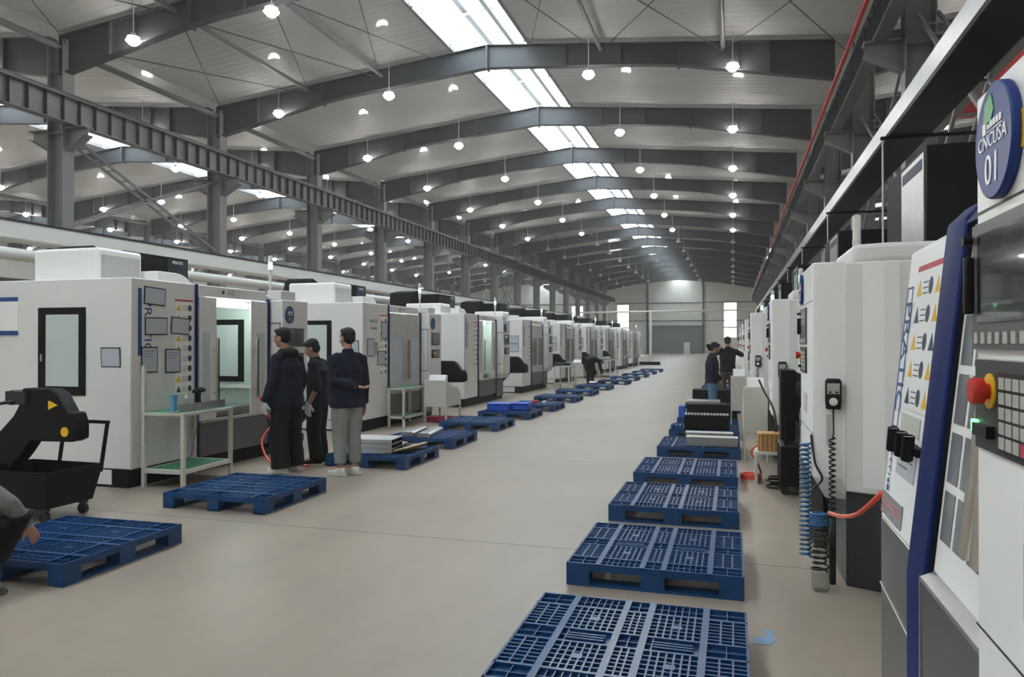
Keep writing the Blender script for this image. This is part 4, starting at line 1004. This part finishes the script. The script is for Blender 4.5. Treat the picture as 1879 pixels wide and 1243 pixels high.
# hoses
def coil(c, r, turns, h, tilt=(0, 0), n=16, wob=0):
    pts = []
    for i in range(int(turns * n) + 1):
        a = 2 * PI * i / n; z = h * i / (turns * n)
        pts.append((c[0] + (r + wob * math.sin(a * .37)) * math.cos(a), c[1] + (r + wob * math.sin(a * .37)) * math.sin(a), c[2] + z))
    return pts
def smooth_path(P, n=8):
    P = [Vector(p) for p in P]; out = []
    for i in range(len(P) - 1):
        p0 = P[max(i - 1, 0)]; p1 = P[i]; p2 = P[i + 1]; p3 = P[min(i + 2, len(P) - 1)]
        for k in range(n):
            t_ = k / n; out.append(.5 * ((2 * p1) + (p2 - p0) * t_ + (2 * p0 - 5 * p1 + 4 * p2 - p3) * t_ * t_ + (3 * p1 - p0 - 3 * p2 + p3) * t_ ** 3))
    out.append(P[-1]); return out
def hose(name, pts, r, m, label, cat='hose'): return tag(MB().tube(pts, r, 8).build(name, m, smooth=True), label, cat)
hose('coiled_hose', coil((.2, 9.0, .012), .11, 4, .06) + smooth_path([(.31, 9.0, .08), (.27, 8.98, .2), (.2, 8.98, .33), (.3, 8.96, .42), (.36, 8.9, .38)]), .011, 'hose_red', 'bright red hose coiled on the floor by the white stand')
hose('air_hose', smooth_path([(.66, 3.76, .9), (.6, 4.0, .75), (.575, 4.4, .64), (.55, 4.75, .58)]), .012, 'hose_red', 'red hose hanging between the two near right machines')
hose('coiled_hose', coil((.475, 5.42, .13), .034, 24, .78, n=12), .008, 'hose_blue', 'blue spiral air hose hanging beside the second right machine')
hose('coiled_hose', coil((.53, 5.1, .42), .05, 5, .08), .012, 'hose_blue', 'short bundle of blue hose joined to the red hose')
hose('coiled_cable', coil((.535, 5.12, .12), .045, 9, .32, n=14, wob=.008), .007, 'rubber', 'black coiled cable hanging into the clear bottle')
hose('black_cable', smooth_path([(.5, 5.3, .98), (.52, 5.25, .8), (.56, 5.22, .7), (.5, 5.2, .62), (.56, 5.15, .52)]), .008, 'rubber', 'black cable dropping beside the blue spiral hose')
hose('black_cable', smooth_path([(.5, 5.1, .46), (.56, 5.05, .48), (.63, 5.0, .53), (.68, 4.98, .5)]), .008, 'rubber', 'black cable bending towards the dark machine base')
cb_ = thing('plastic_bottle', 'cut clear plastic bottle on the floor under the coiled cable', 'bottle', (.54, 5.12, 0))
MB().lathe([(.05, 0), (.056, .02), (.056, .12), (.054, .12), (.054, .022), (.01, .01)], n=16).build('bottle_body', 'glass', cb_, smooth='auto')
hose('coiled_hose', coil((.46, 8.55, .012), .08, 6, .12, wob=.03), .011, 'rubber', 'black hose bundle on the floor beside the black bin')
hose('air_hose', smooth_path([(-6.12, 8.52, .88), (-6.05, 8.55, .7), (-5.98, 8.6, .5), (-6.0, 8.42, .3), (-5.85, 8.3, .1), (-5.6, 8.2, .015), (-5.2, 8.3, .014)]), .014, 'hose_red', 'red hose hanging from the open machine to the floor')
hose('thin_cord', smooth_path([(-6.2, 7.45, .62), (-6.18, 7.4, .6), (-6.15, 7.3, .4), (-6.14, 7.25, .25)]), .005, 'inkred', 'thin red cord hanging behind the near cream table', 'cord')
hose('black_cable', smooth_path([(.30, 9.4, 1.14), (.36, 9.3, 1.0), (.44, 9.1, .85), (.47, 9.0, .7), (.47, 8.95, .5)]), .012, 'rubber', 'black cable hanging from the hand pendant of the third right machine')
tag(MB().prism([(.1, 4.1), (.19, 4.12), (.22, 4.2), (.2, 4.32), (.155, 4.33), (.17, 4.22), (.1, 4.2)], 0, .002, 'z').build('floor_mark', 'floorblue'), 'pale blue paint mark on the floor by the near pallet', 'floor mark')

# ------------------------------------------------------------------ thin haze filling the halls
hm_ = bpy.data.materials.new('thin_haze'); hm_.use_nodes = True; ht = hm_.node_tree; ht.nodes.clear()
ho_ = ht.nodes.new('ShaderNodeOutputMaterial'); hv = ht.nodes.new('ShaderNodeVolumeScatter'); hv.inputs['Density'].default_value = .003; hv.inputs['Anisotropy'].default_value = .35
ht.links.new(hv.outputs[0], ho_.inputs['Volume'])
hz_ = MB().box(-55.7, 22.5, Y0 + .1, Y1 - .1, .02, 9.5).build('haze', hm_); tag(hz_, 'thin bright haze in the air of the halls', 'haze', kind='stuff')
sc.cycles.volume_bounces = 0

# ------------------------------------------------------------------ people
def person(label, loc, rz, J, C, voxel=.011, extra=None, group=None):
    """J: joints in the person's own frame (facing +y, right hand +x). C: materials."""
    r = thing('person', label, 'person', loc, rz)
    V = lambda k: Vector(J[k])
    def remesh(o, vs, sm=3):
        md = o.modifiers.new('remesh', 'REMESH'); md.mode = 'VOXEL'; md.voxel_size = vs; md.use_smooth_shade = True
        md = o.modifiers.new('smooth', 'SMOOTH'); md.iterations = sm; md.factor = .5
    side = Vector(J.get('side', (1, 0, 0)))
    b_ = MB()
    hd = V('head'); fw = Vector(J.get('face', (0, 1, 0))).normalized(); up = Vector(J.get('headup', (0, 0, 1))).normalized()
    rt_ = fw.cross(up).normalized(); up = rt_.cross(fw)
    R = Matrix((rt_, fw, up)).transposed()
    H = lambda x, y, z: hd + R @ Vector((x, y, z))
    b_.blob(H(0, -.012, .03), (.073, .092, .088), rot=R); b_.blob(H(0, .025, -.035), (.056, .062, .078), rot=R)
    b_.blob(H(0, .055, -.085), (.032, .026, .022), rot=R)
    b_.tube([H(0, .085, .02), H(0, .1, -.012), H(0, .108, -.03)], [(.01, .01), (.013, .012), (.015, .012)], 8)
    for s_ in (-1, 1):
        b_.blob(H(s_ * .076, -.012, -.005), (.009, .02, .033), rot=R, n=10, m=6)
        b_.blob(H(s_ * .045, .05, -.03), (.024, .022, .024), rot=R, n=10, m=6)
        b_.blob(H(s_ * .032, .078, .03), (.022, .01, .008), rot=R, n=8, m=6)
    b_.tube([V('neck') - Vector((0, 0, .05)), V('neck'), H(0, -.015, -.06)], [.06, .054, .052], 12)
    ch = V('chest'); pv = V('pelvis')
    b_.tube([pv - (ch - pv) * .12, pv, (ch + pv) / 2, ch, (ch * .35 + V('neck') * .65)], [(.13, .1), (.15, .105), (.135, .1), (.165, .11), (.09, .07)], 16, side=side)
    for s_ in 'lr':
        b_.tube([V('sh' + s_), V('el' + s_), V('wr' + s_)], [.046, .04, .028], 10)
        b_.tube([V('hip' + s_), V('kn' + s_), V('an' + s_)], [.078, .055, .038], 12)
        b_.tube([V('an' + s_), V('an' + s_) + Vector(J['toe' + s_]) * .14 - Vector((0, 0, .03))], [.035, .03], 10)
        # hand with five fingers
        wr = V('wr' + s_); hdir = Vector(J['hand' + s_]).normalized(); pn = Vector(J['palm' + s_]).normalized()
        sd = hdir.cross(pn).normalized(); pn = sd.cross(hdir)
        if s_ == 'l': sd = -sd
        b_.tube([wr - hdir * .01, wr + hdir * .03, wr + hdir * .085], [(.026, .018), (.036, .016), (.038, .014)], 10, side=sd)
        for f_, (o_, L_) in enumerate(((-.028, .075), (-.009, .085), (.010, .08), (.028, .062))):
            p0 = wr + hdir * .08 + sd * o_; p1 = p0 + (hdir + pn * .25).normalized() * L_ * .5; p2 = p1 + (hdir + pn * (.8 + f_ * .1)).normalized() * L_ * .5
            b_.tube([p0, p1, p2], [.0095, .009, .007], 8)
        p0 = wr + hdir * .02 - sd * .03; p1 = p0 + (hdir - sd * .9 + pn * .3).normalized() * .04; p2 = p1 + (hdir - sd * .2 + pn * .4).normalized() * .035
        b_.tube([p0, p1, p2], [.013, .011, .009], 8)
    bo = b_.build('body', C['skin'], r, smooth=True); remesh(bo, .0062, 2)
    # face
    e = MB(); iris = MB()
    for s_ in (-1, 1):
        e.blob(H(s_ * .031, .078, .008), (.012, .006, .006), rot=R, n=8, m=6); iris.blob(H(s_ * .031, .083, .008), (.006, .004, .006), rot=R, n=8, m=6)
    e.build('eyes', 'eyewhite', r, smooth=True); iris.build('irises', 'black', r, smooth=True)
    q = MB()
    for s_ in (-1, 1): q.obox(H(s_ * .015, .088, .033), H(s_ * .048, .076, .035), .006, .007)
    q.build('eyebrows', 'hair', r)
    MB().blob(H(0, .086, -.055), (.022, .008, .008), rot=R, n=10, m=6).build('lips', 'lips', r, smooth=True)
    hr = MB(); hr.blob(H(0, -.028, .052), (.086, .094, .084), rot=R); hr.blob(H(0, -.055, -.0), (.077, .058, .075), rot=R); hr.blob(H(0, .035, .092), (.06, .05, .034), rot=R)
    if C.get('bun'): hr.blob(H(0, -.15, .0), (.042, .04, .04), rot=R); hr.blob(H(0, -.09, -.03), (.06, .05, .06), rot=R)
    ho = hr.build('hair', 'hair', r, smooth=True); remesh(ho, .009, 2)
    # jacket
    j = MB(); d = (ch - pv).normalized(); hem = J.get('hem', .12); wd = J.get('wide', 1.0)
    j.tube([pv - d * hem, pv, pv + (ch - pv) * .35, (ch + pv) / 2 + (ch - pv) * .1, ch, ch + (V('neck') - ch) * .5, V('neck') * .95 + ch * .05],
           [(.20 * wd, .145 * wd), (.195 * wd, .14 * wd), (.185 * wd, .135 * wd), (.19 * wd, .14), (.2 * wd, .135), (.15, .1), (.075, .07)], 18, side=side)
    for s_ in 'lr':
        sh, el, wr = V('sh' + s_), V('el' + s_), V('wr' + s_)
        k_ = J.get('sleeve' + s_, .93); end = el.lerp(wr, k_)
        ad = (el - sh).normalized(); j.tube([ch.lerp(V('neck'), .75), ch.lerp(sh, .9) * .5 + V('neck').lerp(sh, .6) * .5, sh - Vector((0, 0, .01))], [.05, .068, .058], 12); j.blob(sh + ad * .01, (.068, .07, .066))
        j.tube([sh + ad * .01, sh.lerp(el, .5), el, el.lerp(end, .6), end], [.066, .064, .06, .054, .05], 12)
    j.tube([V('neck') - Vector((0, 0, .03)), V('neck') + (hd - V('neck')) * .25], [.075, .066], 14)
    if C.get('hood'): j2 = MB(); j2.blob(V('neck') + Vector((0, -.07, -.02)), (.13, .085, .07)); j2.blob(V('neck') + Vector((0, .03, -.015)), (.1, .075, .05)); h2 = j2.build('hood', 'blackcloth', r, smooth=True); remesh(h2, .012)
    jo = j.build('jacket', C['top'], r, smooth=True); remesh(jo, voxel, 3)
    tx = bpy.data.textures.get('folds') or bpy.data.textures.new('folds', 'CLOUDS'); tx.noise_scale = .11
    md = jo.modifiers.new('folds', 'DISPLACE'); md.texture = tx; md.strength = .022; md.mid_level = .5
    # trousers
    p = MB(); p.tube([pv + d * .06, pv, pv - d * .1], [(.15, .105), (.16, .115), (.145, .11)], 16, side=side)
    lw = J.get('legw', (.098, .08, .07))
    for s_ in 'lr':
        p.tube([V('hip' + s_) + (pv - V('hip' + s_)) * .3, V('hip' + s_), V('hip' + s_).lerp(V('kn' + s_), .5), V('kn' + s_), V('kn' + s_).lerp(V('an' + s_), .5), V('an' + s_) + Vector((0, 0, J.get('cuff', 0)))], [.09, lw[0], (lw[0] + lw[1]) / 2 + .005, lw[1], (lw[1] + lw[2]) / 2, lw[2]], 14)
    po = p.build('trousers', C['legs'], r, smooth=True); remesh(po, voxel, 3)
    md = po.modifiers.new('folds', 'DISPLACE'); md.texture = tx; md.strength = .014; md.mid_level = .5
    # shoes
    for s_ in 'lr':
        an = V('an' + s_); to = Vector(J['toe' + s_]).normalized(); f0 = Vector((an.x, an.y, 0)); q = MB()
        zz = an.z - .085
        q.tube([f0 - to * .075 + Vector((0, 0, zz + .045)), f0 + Vector((0, 0, zz + .055)), f0 + to * .09 + Vector((0, 0, zz + .042)), f0 + to * .175 + Vector((0, 0, zz + .032))], [(.034, .04), (.042, .052), (.045, .038), (.03, .024)], 14, side=to.cross(Vector((0, 0, 1))))
        q.tube([an + Vector((0, 0, .01)), f0 + Vector((0, 0, zz + .05))], [.045, .046], 12)
        so = q.build('shoe', C['shoes'], r, smooth=True); remesh(so, .008, 2)
        MB().prism([(f0 + to * a_ + to.cross(Vector((0, 0, 1))) * b2).to_2d()[:] for a_, b2 in ((-.095, .03), (-.1, 0), (-.095, -.03), (0, -.042), (.09, -.045), (.17, -.032), (.195, 0), (.17, .032), (.09, .045), (0, .042))], max(zz, 0), max(zz, 0) + .022, 'z').build('sole', C.get('sole', C['shoes']), so)
    if extra: extra(r, V, H, remesh)
    return r
def stand(h=1.75, spread=.1, arms=None):
    k = h / 1.75
    J = dict(pelvis=(0, 0, .93), chest=(0, 0, 1.28), neck=(0, -.01, 1.47), head=(0, .02, 1.635), shl=(-.18, 0, 1.39), shr=(.18, 0, 1.39),
             ell=(-.24, -.03, 1.1), elr=(.24, -.03, 1.1), wrl=(-.23, .04, .86), wrr=(.23, .04, .86), hipl=(-.09, 0, .88), hipr=(.09, 0, .88),
             knl=(-spread, .02, .48), knr=(spread, .02, .48), anl=(-spread, -.02, .09), anr=(spread, -.02, .09), toel=(-.2, 1, 0), toer=(.2, 1, 0),
             handl=(0, .1, -1), handr=(0, .1, -1), palml=(1, 0, 0), palmr=(-1, 0, 0))
    if arms: J.update(arms)
    for q in list(J):
        if q not in ('toel', 'toer', 'handl', 'handr', 'palml', 'palmr', 'face', 'headup', 'side') and isinstance(J[q], tuple) and len(J[q]) == 3 and q != 'legw': J[q] = tuple(c * k for c in J[q])
    return J
def glove(s_):
    def f(r, V, H, remesh):
        pass
    return f
def add_glove(r, J, s_, m='glove'):
    wr = Vector(J['wr' + s_]); hdir = Vector(J['hand' + s_]).normalized(); pn = Vector(J['palm' + s_]).normalized(); sd = hdir.cross(pn).normalized(); pn = sd.cross(hdir)
    if s_ == 'l': sd = -sd
    b_ = MB(); b_.tube([wr - hdir * .03, wr + hdir * .03, wr + hdir * .088], [(.034, .03), (.042, .023), (.043, .02)], 10, side=sd)
    for f_, (o_, L_) in enumerate(((-.03, .08), (-.0095, .09), (.011, .085), (.031, .067))):
        p0 = wr + hdir * .08 + sd * o_; p1 = p0 + (hdir + pn * .25).normalized() * L_ * .5; p2 = p1 + (hdir + pn * (.8 + f_ * .1)).normalized() * L_ * .5
        b_.tube([p0, p1, p2], [.0125, .012, .010], 8)
    p0 = wr + hdir * .02 - sd * .03; p1 = p0 + (hdir - sd * .9 + pn * .3).normalized() * .042; p2 = p1 + (hdir - sd * .2 + pn * .4).normalized() * .037
    b_.tube([p0, p1, p2], [.016, .014, .012], 8)
    o = b_.build('glove', m, r, smooth=True); md = o.modifiers.new('remesh', 'REMESH'); md.mode = 'VOXEL'; md.voxel_size = .006; md.use_smooth_shade = True
# man with black hood: turned left, looking left
J1 = stand(1.77, .12, dict(face=(-.25, 1, -.12), head=(-.03, .06, 1.63), neck=(0, .02, 1.47), wrl=(-.27, .1, .86), ell=(-.27, -.02, 1.1), wrr=(.24, .06, .86), wide=1.08, hem=.14, legw=(.115, .105, .105), cuff=-.03))
J1['wide'] = 1.2; J1['hem'] = .14; J1['legw'] = (.115, .11, .115); J1['cuff'] = -.03
def ex1(r, V, H, remesh):
    MB().blob(H(-.084, -.005, -.015), (.007, .008, .012), n=8, m=6).build('earbud', 'lensoff', r, smooth=True)
p1 = person('man in navy jacket with black hood and black trousers, facing left', (-5.27, 7.9, 0), math.radians(80), J1, dict(skin='skin', top='navy', legs='blackcloth', shoes='shoewhite', hood=True), extra=ex1)
add_glove(p1, J1, 'l')
J2 = stand(1.66, .1, dict(face=(-.1, 1, -.5), head=(-.02, .08, 1.59), neck=(0, .04, 1.45), wrl=(-.26, .02, .84), ell=(-.25, -.1, 1.08)))
J2['legw'] = (.105, .09, .085); J2['sleevel'] = .25; J2['wide'] = .98
p2 = person('man in navy overshirt with head bowed, standing between two others', (-5.22, 8.52, 0), math.radians(98), J2, dict(skin='skin', top='navy2', legs='blackcloth', shoes='blackcloth', sole='shoewhite'))
add_glove(p2, J2, 'l')
J3 = stand(1.76, .09, dict(face=(-.35, 1, -.05), toel=(-.5, 1, 0), toer=(-.4, 1, 0), ell=(-.2, -.1, 1.13), wrl=(.04, -.2, 1.07), handl=(1, -.1, -.22), palml=(.1, -.2, 1), elr=(.2, -.05, 1.1), wrr=(.22, .0, .84)))
J3['wide'] = 1.1; J3['hem'] = .12; J3['legw'] = (.11, .088, .07); J3['cuff'] = .05
def ex3(r, V, H, remesh):
    wr = V('wrl'); MB().tube([wr - Vector((.02, 0, 0)), wr + Vector((.01, 0, 0))], .036, 14).build('wrist_watch', 'black2', r, smooth='auto')
p3 = person('man in navy jacket and grey trousers seen from behind, white shoes', (-4.45, 7.92, 0), math.radians(50), J3, dict(skin='skin', top='navy', legs='greycloth', shoes='shoewhite'), extra=ex3)
# crouching person at the left edge
Jc = dict(pelvis=(0, -.12, .34), chest=(-.05, -.04, .64), neck=(-.09, .02, .8), head=(-.12, .06, .95), shl=(-.22, -.02, .72), shr=(.12, .0, .74), ell=(-.3, .2, .52), elr=(.24, .16, .58), wrl=(-.16, .42, .44), wrr=(.2, .3, .4),
          hipl=(-.1, -.12, .3), hipr=(.1, -.12, .3), knl=(-.2, .26, .5), knr=(.2, .26, .46), anl=(-.15, .0, .09), anr=(.15, .0, .09), toel=(-.2, 1, 0), toer=(.2, 1, 0), handl=(.2, .6, -1), handr=(0, .6, -1), palml=(1, 0, 0), palmr=(-1, 0, 0), face=(0, 1, -.6), headup=(0, .5, 1), wide=1.05, hem=.06, legw=(.12, .1, .075), cuff=.06, side=(1, 0, 0))
person('crouching person in grey jacket and black trousers at the left edge', (-4.66, 3.43, 0), math.radians(-10), Jc, dict(skin='skin', top='greyjacket', legs='blackcloth', shoes='greyjacket'))
# person bending over a pallet far away
Jb = stand(1.72, .12, dict(pelvis=(0, -.18, .92), chest=(0, .16, .98), neck=(0, .36, .92), head=(0, .47, .84), shl=(-.18, .24, .95), shr=(.18, .24, .95), ell=(-.22, .3, .66), elr=(.22, .3, .66), wrl=(-.16, .4, .42), wrr=(.16, .4, .42), hipl=(-.1, -.14, .86), hipr=(.1, -.14, .86), knl=(-.12, -.02, .46), knr=(.12, -.02, .46), face=(0, .6, -1), headup=(0, 1, .6)))
person('person in dark clothes bending over a pallet far down the left row', (-5.0, 26.7, 0), math.radians(-40), Jb, dict(skin='skin', top='navy2', legs='blackcloth', shoes='blackcloth'))
# woman with hair bun and denim
Jw = stand(1.6, .07, dict(face=(.15, 1, -.45), head=(0, .06, 1.60), neck=(0, .0, 1.46), wrr=(.2, .14, .88), wrl=(-.2, .14, .88)))
Jw['legw'] = (.1, .075, .06); Jw['hem'] = .1
person('woman with tied dark hair, navy jacket and blue jeans, standing right', (-.42, 15.95, 0), math.radians(-75), Jw, dict(skin='skin2', top='navy', legs='denim', shoes='shoewhite', bun=True))
# man with raised arms by the right machines
Jm = stand(1.72, .12, dict(ell=(-.36, .16, 1.3), wrl=(-.22, .34, 1.42), elr=(.36, .16, 1.3), wrr=(.2, .36, 1.42), handl=(.4, .5, .4), handr=(-.4, .5, .4), face=(0, 1, -.2)))
Jm['legw'] = (.1, .085, .08); Jm['hem'] = .06
person('man in navy jacket with raised elbows, back turned, far right', (-.13, 19.1, 0), math.radians(3), Jm, dict(skin='skin', top='navy2', legs='khaki', shoes='blackcloth'))
